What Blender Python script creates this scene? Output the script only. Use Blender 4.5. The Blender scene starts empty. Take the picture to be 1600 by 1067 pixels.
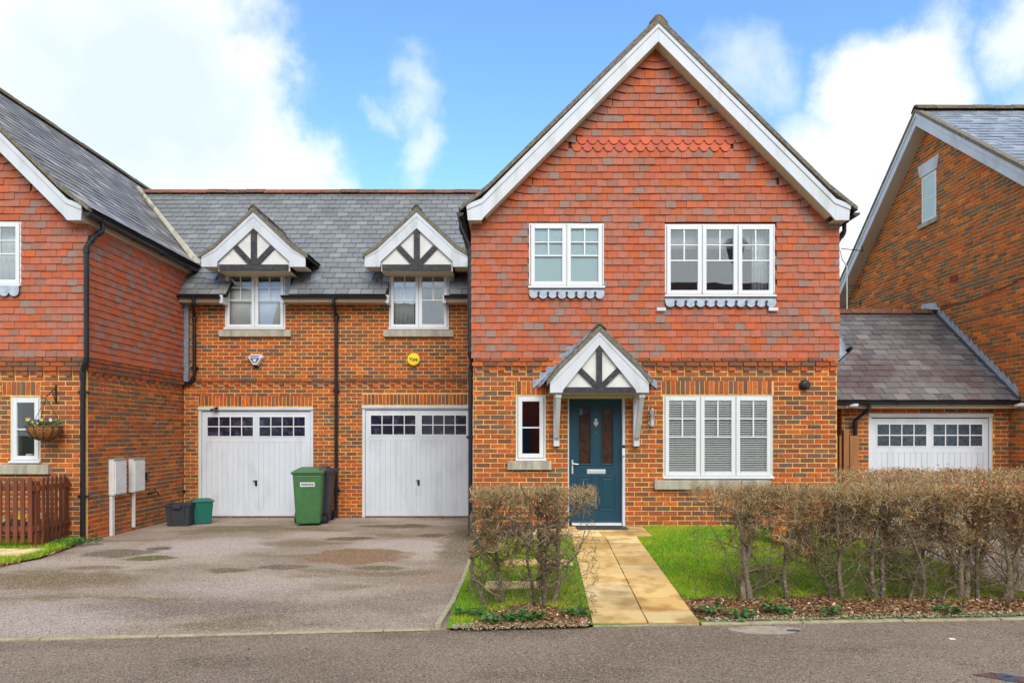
import bpy, math, random
import numpy as np
from mathutils import Vector, Matrix

sc = bpy.context.scene
COL = sc.collection
rnd = random.Random(7)
EYE = 1.68; FPX = 1060.0; HZ = 675.0
def PX(x, s): return (x - 800.0) / s
def PZ(y, s): return EYE + (HZ - y) / s

# ------------------------------------------------------------------ camera
cam = bpy.data.cameras.new('camera'); camo = bpy.data.objects.new('camera', cam); COL.objects.link(camo)
camo.location = (0, 0, EYE); camo.rotation_euler = (math.radians(90), 0, 0)
cam.sensor_width = 36; cam.lens = FPX / 1600 * 36; cam.shift_y = (HZ - 533.5) / 1600
cam.clip_start = 0.05; cam.clip_end = 600
sc.camera = camo

# ------------------------------------------------------------------ light
SUN_EL, SUN_AZ = math.radians(40), math.radians(192)      # azimuth clockwise from +Y
world = bpy.data.worlds.new('World'); sc.world = world; world.use_nodes = True
sun = bpy.data.lights.new('sun', 'SUN'); suno = bpy.data.objects.new('sun', sun); COL.objects.link(suno)
sun.energy = 1.15; sun.angle = math.radians(40); sun.color = (1.0, 0.95, 0.88)
sd = Vector((math.sin(SUN_AZ) * math.cos(SUN_EL), math.cos(SUN_AZ) * math.cos(SUN_EL), math.sin(SUN_EL)))
sd = Vector((-sd.x, sd.y, sd.z))                            # light comes from behind the camera, a little to the right
suno.rotation_euler = sd.to_track_quat('Z', 'Y').to_euler()
sc.view_settings.view_transform = 'Standard'; sc.view_settings.look = 'None'
sc.view_settings.gamma = 1.0; sc.view_settings.use_curve_mapping = False
sc.view_settings.exposure = 1.26

def sky_world():
    nt = world.node_tree; nt.nodes.clear(); N = nt.nodes.new; L = nt.links.new
    out = N('ShaderNodeOutputWorld'); bg = N('ShaderNodeBackground'); bg.inputs['Strength'].default_value = 0.125
    sky = N('ShaderNodeTexSky'); sky.sky_type = 'NISHITA'; sky.sun_disc = False
    sky.sun_elevation = SUN_EL; sky.sun_rotation = -SUN_AZ; sky.air_density = 1.0; sky.dust_density = 0.6; sky.ozone_density = 2.0
    tc = N('ShaderNodeTexCoord')
    no = N('ShaderNodeTexNoise'); no.inputs['Scale'].default_value = 5.0; no.inputs['Detail'].default_value = 9; no.inputs['Roughness'].default_value = 0.58
    L(tc.outputs['Generated'], no.inputs['Vector'])
    sub = N('ShaderNodeVectorMath'); sub.operation = 'SUBTRACT'; sub.inputs[1].default_value = (0.5, 0.5, 0.5)
    L(no.outputs['Color'], sub.inputs[0])
    scl = N('ShaderNodeVectorMath'); scl.operation = 'SCALE'; scl.inputs['Scale'].default_value = 0.28
    L(sub.outputs[0], scl.inputs[0])
    add = N('ShaderNodeVectorMath'); add.operation = 'ADD'; L(tc.outputs['Generated'], add.inputs[0]); L(scl.outputs[0], add.inputs[1])
    def direc(px, py):
        return Vector(((px - 800) / FPX, 1, (HZ - py) / FPX)).normalized()
    # px, py, inner radius, outer radius, strength
    blobs = [(60, 60, 250, 340, 1), (230, 200, 170, 240, 1), (-150, 300, 300, 420, 1), (300, 60, 60, 130, 1), (380, 290, 60, 150, 1),
             (500, 290, 5, 60, .7), (628, 135, 6, 66, .6), (640, 212, 12, 72, .66), (575, 155, 0, 34, .4),
             (1385, 180, 65, 135, 1), (1275, 290, 60, 150, .95), (1185, 125, 5, 85, .55), (1440, 240, 60, 115, .95),
             (1620, 40, 25, 90, .95), (1585, 160, 5, 45, .5), (1290, 420, 110, 210, .95), (1480, 70, 0, 42, .45)]
    prev = None
    for (px, py, r0, r1, st) in blobs:
        d = N('ShaderNodeVectorMath'); d.operation = 'DISTANCE'; d.inputs[1].default_value = direc(px, py); L(add.outputs[0], d.inputs[0])
        mr = N('ShaderNodeMapRange'); mr.interpolation_type = 'SMOOTHSTEP'
        k = 1.0 / (FPX * 1.12)
        mr.inputs['From Min'].default_value = r1 * k; mr.inputs['From Max'].default_value = r0 * k
        mr.inputs['To Min'].default_value = 0; mr.inputs['To Max'].default_value = st
        L(d.outputs['Value'], mr.inputs['Value'])
        if prev is None: prev = mr.outputs[0]
        else:
            mx = N('ShaderNodeMath'); mx.operation = 'MAXIMUM'; L(prev, mx.inputs[0]); L(mr.outputs[0], mx.inputs[1]); prev = mx.outputs[0]
    # broken cloud out of view, thickened to throw more light on the side walls
    n2 = N('ShaderNodeTexNoise'); n2.inputs['Scale'].default_value = 2.2; n2.inputs['Detail'].default_value = 8; L(tc.outputs['Generated'], n2.inputs['Vector'])
    m2 = N('ShaderNodeMapRange'); m2.interpolation_type = 'SMOOTHSTEP'; m2.inputs['From Min'].default_value = 0.36; m2.inputs['From Max'].default_value = 0.52
    L(n2.outputs['Fac'], m2.inputs['Value'])
    sp = N('ShaderNodeSeparateXYZ'); L(tc.outputs['Generated'], sp.inputs[0])
    m3 = N('ShaderNodeMapRange'); m3.interpolation_type = 'SMOOTHSTEP'; m3.inputs['From Min'].default_value = 0.55; m3.inputs['From Max'].default_value = 0.2
    L(sp.outputs['Y'], m3.inputs['Value'])
    mu = N('ShaderNodeMath'); mu.operation = 'MULTIPLY'; L(m2.outputs[0], mu.inputs[0]); L(m3.outputs[0], mu.inputs[1])
    mx = N('ShaderNodeMath'); mx.operation = 'MAXIMUM'; L(prev, mx.inputs[0]); L(mu.outputs[0], mx.inputs[1])
    # cloud body tone
    n3 = N('ShaderNodeTexNoise'); n3.inputs['Scale'].default_value = 4.0; n3.inputs['Detail'].default_value = 6; L(tc.outputs['Generated'], n3.inputs['Vector'])
    cr = N('ShaderNodeValToRGB'); cr.color_ramp.elements[0].position = 0.35; cr.color_ramp.elements[0].color = (.70, .81, .93, 1)
    cr.color_ramp.elements[1].position = 0.55; cr.color_ramp.elements[1].color = (.93, .97, 1.0, 1); L(n3.outputs['Fac'], cr.inputs[0])
    cs = N('ShaderNodeVectorMath'); cs.operation = 'SCALE'; cs.inputs['Scale'].default_value = 3.95; L(cr.outputs[0], cs.inputs[0])
    # blue: the physical sky, multiplied by a fixed blue tint
    tint = N('ShaderNodeMix'); tint.data_type = 'RGBA'; tint.blend_type = 'MULTIPLY'; tint.inputs[0].default_value = 1.0
    tint.inputs[7].default_value = (SKYT[0], SKYT[1], SKYT[2], 1)
    L(sky.outputs[0], tint.inputs[6])
    mix = N('ShaderNodeMix'); mix.data_type = 'RGBA'; L(mx.outputs[0], mix.inputs[0]); L(tint.outputs[2], mix.inputs[6]); L(cs.outputs[0], mix.inputs[7])
    L(mix.outputs[2], bg.inputs['Color']); L(bg.outputs[0], out.inputs['Surface'])
SKYT = (.74, .95, 1.22)
sky_world()

# ------------------------------------------------------------------ materials
def lin(c):
    return tuple(((v / 255) / 12.92 if v / 255 <= 0.04045 else ((v / 255 + 0.055) / 1.055) ** 2.4) for v in c)
def base_mat(name):
    m = bpy.data.materials.new(name); m.use_nodes = True; nt = m.node_tree
    return m, nt, nt.nodes['Principled BSDF']
def pos_noise(nt, scale, detail=4, stretch=None):
    g = nt.nodes.new('ShaderNodeNewGeometry'); n = nt.nodes.new('ShaderNodeTexNoise')
    n.inputs['Scale'].default_value = scale; n.inputs['Detail'].default_value = detail
    if stretch:
        mp = nt.nodes.new('ShaderNodeMapping'); mp.inputs['Scale'].default_value = stretch
        nt.links.new(g.outputs['Position'], mp.inputs['Vector']); nt.links.new(mp.outputs[0], n.inputs['Vector'])
    else: nt.links.new(g.outputs['Position'], n.inputs['Vector'])
    return n
def maprange(nt, sock, a, b, c, d):
    m = nt.nodes.new('ShaderNodeMapRange'); m.inputs['From Min'].default_value = a; m.inputs['From Max'].default_value = b
    m.inputs['To Min'].default_value = c; m.inputs['To Max'].default_value = d; nt.links.new(sock, m.inputs['Value']); return m.outputs[0]
def mixcol(nt, fac, a, b, mode='MIX'):
    m = nt.nodes.new('ShaderNodeMix'); m.data_type = 'RGBA'; m.blend_type = mode
    if isinstance(fac, (int, float)): m.inputs[0].default_value = fac
    else: nt.links.new(fac, m.inputs[0])
    for s, i in ((a, 6), (b, 7)):
        if isinstance(s, tuple): m.inputs[i].default_value = (*s[:3], 1)
        else: nt.links.new(s, m.inputs[i])
    return m.outputs[2]
def add_bump(nt, bs, scale, strength, dist=0.01, detail=5):
    n = pos_noise(nt, scale, detail); b = nt.nodes.new('ShaderNodeBump'); b.inputs['Strength'].default_value = strength; b.inputs['Distance'].default_value = dist
    nt.links.new(n.outputs['Fac'], b.inputs['Height']); nt.links.new(b.outputs[0], bs.inputs['Normal'])
def simple(name, rgb, rough=0.5, metal=0.0, var=0.12, vscale=3.0, grime=None, gscale=1.5, gamt=0.5, bump=None, spec=0.5, stretch=None):
    m, nt, bs = base_mat(name); c = lin(rgb)
    n = pos_noise(nt, vscale, 6, stretch); f = maprange(nt, n.outputs['Fac'], 0.3, 0.7, 0, 1)
    col = mixcol(nt, f, tuple(v * (1 - var) for v in c), tuple(min(1, v * (1 + var)) for v in c))
    if grime:
        n2 = pos_noise(nt, gscale, 8, stretch); f2 = maprange(nt, n2.outputs['Fac'], 0.5, 0.72, 0, gamt); col = mixcol(nt, f2, col, lin(grime))
    nt.links.new(col, bs.inputs['Base Color']); bs.inputs['Roughness'].default_value = rough; bs.inputs['Metallic'].default_value = metal
    bs.inputs['Specular IOR Level'].default_value = spec
    if bump: add_bump(nt, bs, *bump)
    return m
def ramped(name, stops, rough=0.8, attr='tint', speck=None, sscale=60, samt=0.5, grime=None, gscale=1.2, gamt=0.5, glo=.5, ghi=.72, bump=(80, 0.35, 0.004), interp='LINEAR', spec=0.3, shade=0.25, two=False):
    m, nt, bs = base_mat(name)
    a = nt.nodes.new('ShaderNodeAttribute'); a.attribute_name = attr
    r = nt.nodes.new('ShaderNodeValToRGB'); r.color_ramp.interpolation = interp
    e = r.color_ramp.elements
    while len(e) < len(stops): e.new(0.5)
    for i, (p, c) in enumerate(stops): e[i].position = p; e[i].color = (*lin(c), 1)
    nt.links.new(a.outputs['Fac'], r.inputs[0]); col = r.outputs[0]
    # a second, finer random tone per piece
    wn = nt.nodes.new('ShaderNodeTexWhiteNoise'); wn.noise_dimensions = '1D'; nt.links.new(a.outputs['Fac'], wn.inputs['W'])
    f = maprange(nt, wn.outputs['Value'], 0, 1, 1 - shade, 1 + shade * 0.6)
    mm = nt.nodes.new('ShaderNodeVectorMath'); mm.operation = 'SCALE'; nt.links.new(col, mm.inputs[0]); nt.links.new(f, mm.inputs['Scale']); col = mm.outputs[0]
    if speck:
        n = pos_noise(nt, sscale, 6); f = maprange(nt, n.outputs['Fac'], 0.5, 0.68, 0, samt); col = mixcol(nt, f, col, lin(speck))
    if grime:
        n = pos_noise(nt, gscale, 7); f = maprange(nt, n.outputs['Fac'], glo, ghi, 0, gamt); col = mixcol(nt, f, col, lin(grime))
    nt.links.new(col, bs.inputs['Base Color']); bs.inputs['Roughness'].default_value = rough; bs.inputs['Specular IOR Level'].default_value = spec
    if bump: add_bump(nt, bs, *bump)
    return m

BRICK = [(0.0, (201, 98, 44)), (0.10, (182, 85, 44)), (0.20, (205, 106, 48)), (0.30, (159, 89, 59)), (0.40, (184, 89, 46)), (0.50, (146, 91, 65)), (0.58, (173, 95, 57)),
         (0.66, (131, 87, 69)), (0.74, (163, 91, 55)), (0.82, (120, 85, 72)), (0.90, (110, 87, 74)), (0.96, (101, 87, 78))]
M = {}
M['brick'] = ramped('brick', BRICK, 0.85, speck=(104, 70, 58), sscale=22, samt=.75, grime=(140, 92, 60), gscale=.8, gamt=.38, glo=.42, ghi=.7, interp='CONSTANT', bump=(120, .5, .004))
M['brick_gable'] = ramped('brick_gable', [(p, (min(255, int(c[0] * 1.14)), int(c[1] * 1.22), int(c[2] * 1.12))) for p, c in BRICK], 0.85, speck=(116, 78, 62), sscale=22, samt=.6, interp='CONSTANT', bump=(120, .5, .004))  # paler, more orange brick; colour also lifted to offset shade on this wall
M['mortar'] = simple('mortar', (236, 190, 108), 0.95, var=.22, vscale=9, grime=(186, 148, 96), gscale=4, gamt=.5, bump=(90, .6, .004))
M['tile'] = ramped('tile', [(0.0, (188, 100, 68)), (0.13, (180, 106, 82)), (0.26, (192, 98, 62)), (0.38, (178, 112, 90)), (0.50, (186, 98, 66)), (0.62, (182, 110, 86)), (0.72, (196, 100, 54)), (0.78, (168, 112, 90)), (0.87, (158, 114, 96)), (0.935, (144, 118, 106)), (0.98, (132, 118, 112))], 0.78, speck=(156, 98, 76), sscale=13, samt=.6, grime=(140, 104, 88), gscale=2.4, gamt=.35, interp='CONSTANT', shade=.16, bump=(90, .3, .003))
M['club'] = ramped('club_tile', [(0, (208, 106, 74)), (0.5, (200, 100, 66)), (1, (190, 98, 76))], 0.75, shade=.1)
M['tileback'] = simple('tile_backing', (90, 44, 30), 0.9)
SL = [(0.0, (122, 124, 124)), (0.25, (112, 114, 115)), (0.5, (130, 131, 130)), (0.75, (117, 119, 119)), (1.0, (136, 137, 135))]
M['slate'] = ramped('roof_slate', SL, 0.42, speck=(132, 138, 142), sscale=18, samt=.35, grime=(98, 94, 76), gscale=1.1, gamt=.5, glo=.55, ghi=.75, shade=.12, spec=.5, bump=(60, .25, .003))
M['slate_left'] = ramped('roof_slate_weathered', [(0.0, (134, 130, 124)), (0.2, (112, 108, 106)), (0.4, (160, 155, 146)), (0.6, (104, 100, 100)), (0.8, (142, 136, 126)), (1.0, (182, 176, 164))], 0.5, speck=(160, 156, 146), sscale=14, samt=.4, grime=(126, 112, 78), gscale=1.6, gamt=.4, shade=.2, spec=.5)
M['slate_right'] = ramped('roof_slate_purple', [(0.0, (108, 106, 106)), (0.2, (122, 118, 116)), (0.4, (96, 92, 94)), (0.6, (126, 119, 112)), (0.8, (106, 96, 94)), (1.0, (134, 129, 126))], 0.5, speck=(138, 134, 132), sscale=14, samt=.35, grime=(92, 66, 66), gscale=1.0, gamt=.6, glo=.5, ghi=.66, shade=.16, spec=.5)
M['slate_pale'] = ramped('roof_slate_pale', [(0, (150, 158, 166)), (.5, (132, 140, 150)), (1, (166, 172, 178))], 0.35, shade=.12, spec=.6)
M['slateback'] = simple('slate_backing', (26, 27, 30), 0.9)
M['white'] = simple('white_paint', (207, 212, 216), 0.5, var=.05, grime=(168, 170, 158), gscale=3.2, gamt=.5, stretch=(1.6, 1, .5))
M['upvc'] = simple('white_window_plastic', (224, 227, 226), 0.3, var=.02)
M['cream'] = simple('cream_soffit', (206, 196, 168), 0.6, var=.05, grime=(160, 150, 120), gamt=.3)
M['garage'] = simple('white_garage_door', (211, 217, 222), 0.45, var=.035, grime=(176, 180, 174), gscale=2.6, gamt=.45, stretch=(1.4, 1, .6))
M['render'] = simple('white_render', (222, 222, 216), 0.85, var=.05, grime=(180, 178, 166), gscale=5, gamt=.35, bump=(60, .4, .004))
M['timber_black'] = simple('black_timber', (46, 46, 52), 0.7, var=.2, grime=(120, 112, 108), gscale=14, gamt=.4, stretch=(1, 1, 3))
M['black'] = simple('black_plastic', (28, 29, 33), 0.35, var=.15, spec=.5)
M['gunmetal'] = simple('dark_grey_plastic', (50, 54, 62), 0.5, var=.15)
M['lead_bright'] = simple('bright_lead', (176, 187, 198), 0.5, var=.15, vscale=12, grime=(120, 130, 142), gscale=14, gamt=.5)  # paler lead for scallops; brightness put into the colour for step flashing in shade
M['lead'] = simple('lead', (136, 148, 160), 0.5, metal=.25, var=.18, vscale=8, grime=(186, 194, 200), gscale=9, gamt=.5)
M['verge'] = simple('mossy_verge', (124, 116, 102), 0.95, var=.4, vscale=26, grime=(128, 122, 70), gscale=7, gamt=.7, bump=(60, 1, .02))
M['ridge'] = ramped('ridge_tile', [(0, (146, 78, 60)), (.5, (122, 74, 62)), (1, (104, 72, 60))], 0.85, speck=(150, 140, 80), sscale=24, samt=.6)
M['ridge_dark'] = ramped('ridge_tile_dark', [(0, (112, 92, 76)), (1, (92, 78, 66))], 0.9, speck=(140, 130, 70), sscale=20, samt=.7)
M['stone'] = simple('sill_stone', (176, 170, 150), 0.9, var=.15, vscale=10, grime=(112, 108, 100), gscale=7, gamt=.7, stretch=(1, 1, .25), bump=(80, .4, .004))
M['paving'] = ramped('path_slab', [(0, (232, 196, 128)), (.3, (212, 172, 104)), (.6, (240, 214, 158)), (1, (220, 182, 116))], 0.85, speck=(176, 124, 60), sscale=5, samt=.7, grime=(132, 100, 58), gscale=2.2, gamt=.65, glo=.5, ghi=.7, shade=.16, bump=(30, .4, .01))
M['curtain'] = simple('net_curtain', (226, 226, 218), 0.9, var=.06, vscale=4)
M['blind'] = simple('white_blind', (246, 246, 240), 0.5, var=.03)
M['frost'] = simple('obscured_glass_backing', (186, 212, 210), 0.3, var=.03)
M['room'] = simple('room_wall', (176, 166, 150), 0.9)
M['chrome'] = simple('chrome', (215, 215, 218), 0.18, metal=1.0, var=.03)
M['door'] = simple('teal_door_paint', (12, 62, 80), 0.42, var=.08, vscale=6)
M['green_bin'] = simple('green_bin_plastic', (62, 108, 62), 0.45, var=.08, vscale=4, grime=(84, 132, 84), gscale=9, gamt=.4)
M['teal_bin'] = simple('teal_bin_plastic', (22, 104, 88), 0.4, var=.08)
M['fence'] = simple('brown_fence_stain', (118, 62, 36), 0.8, var=.25, vscale=8, grime=(88, 52, 34), gscale=12, gamt=.5, stretch=(1, 1, .2), bump=(90, .5, .004))
M['gate'] = simple('tan_gate_timber', (150, 104, 62), 0.85, var=.2, vscale=8, stretch=(1, 1, .2))
M['kerb'] = simple('kerb_concrete', (168, 158, 128), 0.95, var=.2, vscale=20, grime=(116, 110, 76), gscale=6, gamt=.6, bump=(80, .6, .006))
M['terracotta'] = simple('terracotta', (216, 134, 62), 0.7, var=.12, vscale=10)
M['airbrick'] = simple('air_brick', (140, 52, 34), 0.8)
M['coir'] = simple('coir_liner', (158, 104, 56), 0.95, var=.4, vscale=30, bump=(80, 1, .02))
M['steel_dark'] = simple('wrought_iron', (34, 30, 32), 0.5)
M['yellow'] = simple('yellow_plastic', (255, 218, 30), 0.45, var=.03)
M['navy'] = simple('navy_print', (28, 62, 124), 0.5, var=.05)
M['ink'] = simple('black_print', (24, 30, 34), 0.6)
M['greyprint'] = simple('grey_print', (96, 112, 116), 0.6)
M['leaf_green'] = ramped('weed_leaf', [(0, (46, 88, 34)), (.5, (78, 126, 50)), (1, (62, 110, 76))], 0.6, bump=None)
M['litter'] = ramped('leaf_litter', [(0, (108, 74, 50)), (.3, (140, 98, 66)), (.6, (176, 132, 90)), (.8, (86, 58, 40)), (.95, (212, 184, 146)), (1, (226, 208, 178))], 0.9, bump=None)
M['grass'] = ramped('grass', [(0, (88, 138, 26)), (.35, (112, 162, 30)), (.7, (142, 182, 40)), (1, (176, 192, 66))], 0.6, bump=None, shade=.2, grime=(190, 196, 50), gscale=1.2, gamt=.6, glo=.45, ghi=.65)
M['soil_grass'] = simple('lawn_soil', (100, 136, 34), 0.95, var=.3, vscale=12, grime=(120, 130, 40), gamt=.5)
M['mulch'] = simple('mulch', (104, 80, 56), 0.95, var=.45, vscale=24, grime=(60, 40, 28), gscale=12, gamt=.7, bump=(40, 1, .03))
M['bark'] = ramped('hedge_bark', [(0, (108, 96, 76)), (.5, (134, 122, 98)), (1, (84, 72, 56))], 0.9, speck=(176, 172, 152), sscale=40, samt=.6, bump=(60, .8, .006))
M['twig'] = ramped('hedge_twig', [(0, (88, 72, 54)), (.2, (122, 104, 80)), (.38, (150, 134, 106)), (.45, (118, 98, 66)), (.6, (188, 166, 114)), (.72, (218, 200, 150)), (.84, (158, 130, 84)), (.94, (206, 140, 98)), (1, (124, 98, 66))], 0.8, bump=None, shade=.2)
M['dryleaf'] = ramped('dry_leaf', [(0, (190, 128, 86)), (.5, (214, 160, 112)), (1, (166, 104, 70))], 0.8, bump=None)
M['chips'] = ramped('slate_chip', [(0, (116, 96, 104)), (.5, (140, 122, 126)), (1, (98, 84, 92))], 0.85, bump=None)
M['plastic_white'] = simple('white_meter_box', (222, 222, 218), 0.5, var=.03, grime=(180, 178, 168), gscale=5, gamt=.4)
M['petal_y'] = simple('yellow_petal', (240, 214, 40), 0.7)
M['petal_w'] = simple('white_petal', (236, 232, 220), 0.7)
M['petal_p'] = simple('purple_petal', (92, 54, 110), 0.7)
M['asphalt_roof'] = simple('brown_roof_tile', (98, 72, 62), 0.85, var=.3, vscale=10)
M['old_concrete'] = simple('old_concrete', (166, 152, 134), 0.95, var=.15, vscale=12, grime=(124, 112, 98), gscale=9, gamt=.9)
M['silver'] = simple('satin_silver', (205, 208, 210), 0.35, metal=.3, var=.03)
M['iron'] = simple('cast_iron', (98, 106, 116), 0.5, metal=.5, var=.2, vscale=20)

def glass_mat(name, tint=(1, 1, 1), refl=0.2, rough=0.0):
    m = bpy.data.materials.new(name); m.use_nodes = True; nt = m.node_tree; nt.nodes.clear()
    out = nt.nodes.new('ShaderNodeOutputMaterial'); tr = nt.nodes.new('ShaderNodeBsdfTransparent'); tr.inputs[0].default_value = (*tint, 1)
    gl = nt.nodes.new('ShaderNodeBsdfGlossy'); gl.inputs['Roughness'].default_value = rough; gl.inputs['Color'].default_value = (.92, .97, 1, 1)
    fr = nt.nodes.new('ShaderNodeFresnel'); fr.inputs['IOR'].default_value = 1.5
    ad = nt.nodes.new('ShaderNodeMath'); ad.operation = 'ADD'; ad.inputs[1].default_value = refl; ad.use_clamp = True
    n = pos_noise(nt, 1.6, 2); b = nt.nodes.new('ShaderNodeBump'); b.inputs['Strength'].default_value = .04; b.inputs['Distance'].default_value = .02
    nt.links.new(n.outputs['Fac'], b.inputs['Height']); nt.links.new(b.outputs[0], gl.inputs['Normal'])
    mx = nt.nodes.new('ShaderNodeMixShader'); nt.links.new(fr.outputs[0], ad.inputs[0]); nt.links.new(ad.outputs[0], mx.inputs[0])
    nt.links.new(tr.outputs[0], mx.inputs[1]); nt.links.new(gl.outputs[0], mx.inputs[2]); nt.links.new(mx.outputs[0], out.inputs['Surface'])
    return m
M['glass'] = glass_mat('window_glass', (.96, .98, .98), .11)
M['glass_low'] = glass_mat('lower_window_glass', (.98, .99, .99), .0)
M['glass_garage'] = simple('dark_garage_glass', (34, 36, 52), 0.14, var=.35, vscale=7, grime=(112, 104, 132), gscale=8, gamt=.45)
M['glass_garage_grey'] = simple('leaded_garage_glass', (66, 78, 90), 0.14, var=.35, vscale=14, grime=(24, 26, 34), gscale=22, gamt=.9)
M['glass_door'] = simple('obscured_door_glass', (62, 44, 36), 0.12, var=.4, vscale=14, bump=(60, .35, .004))

STAINS = [(330, 850, 95, 13, (188, 172, 164), .8, .4), (640, 850, 90, 10, (190, 174, 164), .7, .4), (90, 962, 130, 22, (184, 168, 158), .6, .5), (380, 915, 140, 10, (182, 166, 156), .55, .5),
          (555, 866, 78, 13, (140, 108, 74), .8, .15), (300, 948, 190, 13, (112, 100, 92), .5, .5), (620, 940, 90, 14, (120, 106, 96), .4, .5),
          (60, 905, 150, 14, (118, 100, 66), .65, .4), (190, 862, 52, 6, (104, 88, 72), .7, .25), (235, 870, 38, 4, (92, 92, 44), .8, .2), (250, 854, 20, 3, (96, 84, 72), .8, .2),
          (676, 833, 22, 3.2, (92, 82, 66), .85, .12), (620, 818, 60, 3, (98, 82, 62), .8, .3), (545, 838, 38, 2.8, (94, 84, 58), .8, .2), (440, 884, 42, 4, (108, 92, 74), .75, .25), (590, 885, 42, 3.5, (104, 94, 58), .7, .25),
          (355, 889, 34, 4.5, (98, 90, 58), .7, .3), (400, 822, 110, 5, (104, 92, 50), .6, .4), (725, 845, 34, 26, (104, 94, 66), .65, .4), (470, 845, 60, 5, (118, 104, 72), .6, .4), (150, 885, 50, 3, (112, 88, 74), .6, .3), (700, 900, 50, 8, (156, 128, 98), .5, .5)]
def tarmac(name, c1, c2, light, moss, speck_hi, scale=1.0, patches=True, stains=()):
    m, nt, bs = base_mat(name)
    n = pos_noise(nt, 0.9 * scale, 5); col = mixcol(nt, maprange(nt, n.outputs['Fac'], .35, .65, 0, 1), lin(c1), lin(c2))
    if patches:
        n = pos_noise(nt, 0.45, 6, (1, 1.6, 1)); col = mixcol(nt, maprange(nt, n.outputs['Fac'], .46, .62, 0, .75), col, lin(light))
        n = pos_noise(nt, 1.1, 7, (.6, 1.5, 1)); col = mixcol(nt, maprange(nt, n.outputs['Fac'], .56, .64, 0, .65), col, lin(moss))
        n = pos_noise(nt, .8, 5, (.7, 1.8, 1)); col = mixcol(nt, maprange(nt, n.outputs['Color'], .0, .0, 0, 0), col, col) if False else col
    if stains:
        gg = nt.nodes.new('ShaderNodeNewGeometry'); nn = pos_noise(nt, 2.6, 6)
        sb = nt.nodes.new('ShaderNodeVectorMath'); sb.operation = 'SUBTRACT'; sb.inputs[1].default_value = (.5, .5, .5); nt.links.new(nn.outputs['Color'], sb.inputs[0])
        for (sx, sy, rx, ry, c, amt, soft) in stains:
            s_ = (sy - HZ) / EYE; X, Y = PX(sx, s_), FPX / s_; RX = rx / s_; RY = FPX / (sy - ry - HZ) * EYE - Y
            ws = nt.nodes.new('ShaderNodeVectorMath'); ws.operation = 'SCALE'; ws.inputs['Scale'].default_value = min(RX, RY * 1.5) * 1.3; nt.links.new(sb.outputs[0], ws.inputs[0])
            ad = nt.nodes.new('ShaderNodeVectorMath'); ad.operation = 'ADD'; nt.links.new(gg.outputs['Position'], ad.inputs[0]); nt.links.new(ws.outputs[0], ad.inputs[1])
            d = nt.nodes.new('ShaderNodeVectorMath'); d.operation = 'SUBTRACT'; nt.links.new(ad.outputs[0], d.inputs[0]); d.inputs[1].default_value = (X, Y, 0)
            m1 = nt.nodes.new('ShaderNodeVectorMath'); m1.operation = 'MULTIPLY'; nt.links.new(d.outputs[0], m1.inputs[0]); m1.inputs[1].default_value = (1 / RX, 1 / RY, 0)
            ln = nt.nodes.new('ShaderNodeVectorMath'); ln.operation = 'LENGTH'; nt.links.new(m1.outputs[0], ln.inputs[0])
            col = mixcol(nt, maprange(nt, ln.outputs['Value'], 1.0 + soft * .7, 1.0 - soft * .7, 0, min(1, amt * 1.3)), col, lin(c))
    g = nt.nodes.new('ShaderNodeNewGeometry'); v = nt.nodes.new('ShaderNodeTexVoronoi'); v.inputs['Scale'].default_value = 105; nt.links.new(g.outputs['Position'], v.inputs['Vector'])
    cr = nt.nodes.new('ShaderNodeSeparateColor'); nt.links.new(v.outputs['Color'], cr.inputs[0])
    col = mixcol(nt, maprange(nt, cr.outputs[0], .72, .95, 0, .6), col, lin(speck_hi))
    col = mixcol(nt, maprange(nt, cr.outputs[1], .70, .95, 0, .7), col, lin((38, 35, 36)))
    col = mixcol(nt, maprange(nt, cr.outputs[2], .86, .95, 0, .5), col, lin((150, 112, 70)))
    nt.links.new(col, bs.inputs['Base Color']); bs.inputs['Roughness'].default_value = .9; bs.inputs['Specular IOR Level'].default_value = .3
    b = nt.nodes.new('ShaderNodeBump'); b.inputs['Strength'].default_value = .7; b.inputs['Distance'].default_value = .008
    nt.links.new(v.outputs['Distance'], b.inputs['Height']); nt.links.new(b.outputs[0], bs.inputs['Normal'])
    return m
M['drive'] = tarmac('driveway_tarmac', (148, 131, 113), (163, 146, 128), (192, 175, 158), (112, 98, 62), (218, 202, 180), stains=STAINS)
M['road'] = tarmac('road_tarmac', (121, 106, 92), (133, 118, 103), (147, 131, 115), (110, 96, 80), (192, 172, 142), patches=True)
M['ground'] = simple('distant_ground', (90, 96, 60), 0.95, var=.2)

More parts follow.
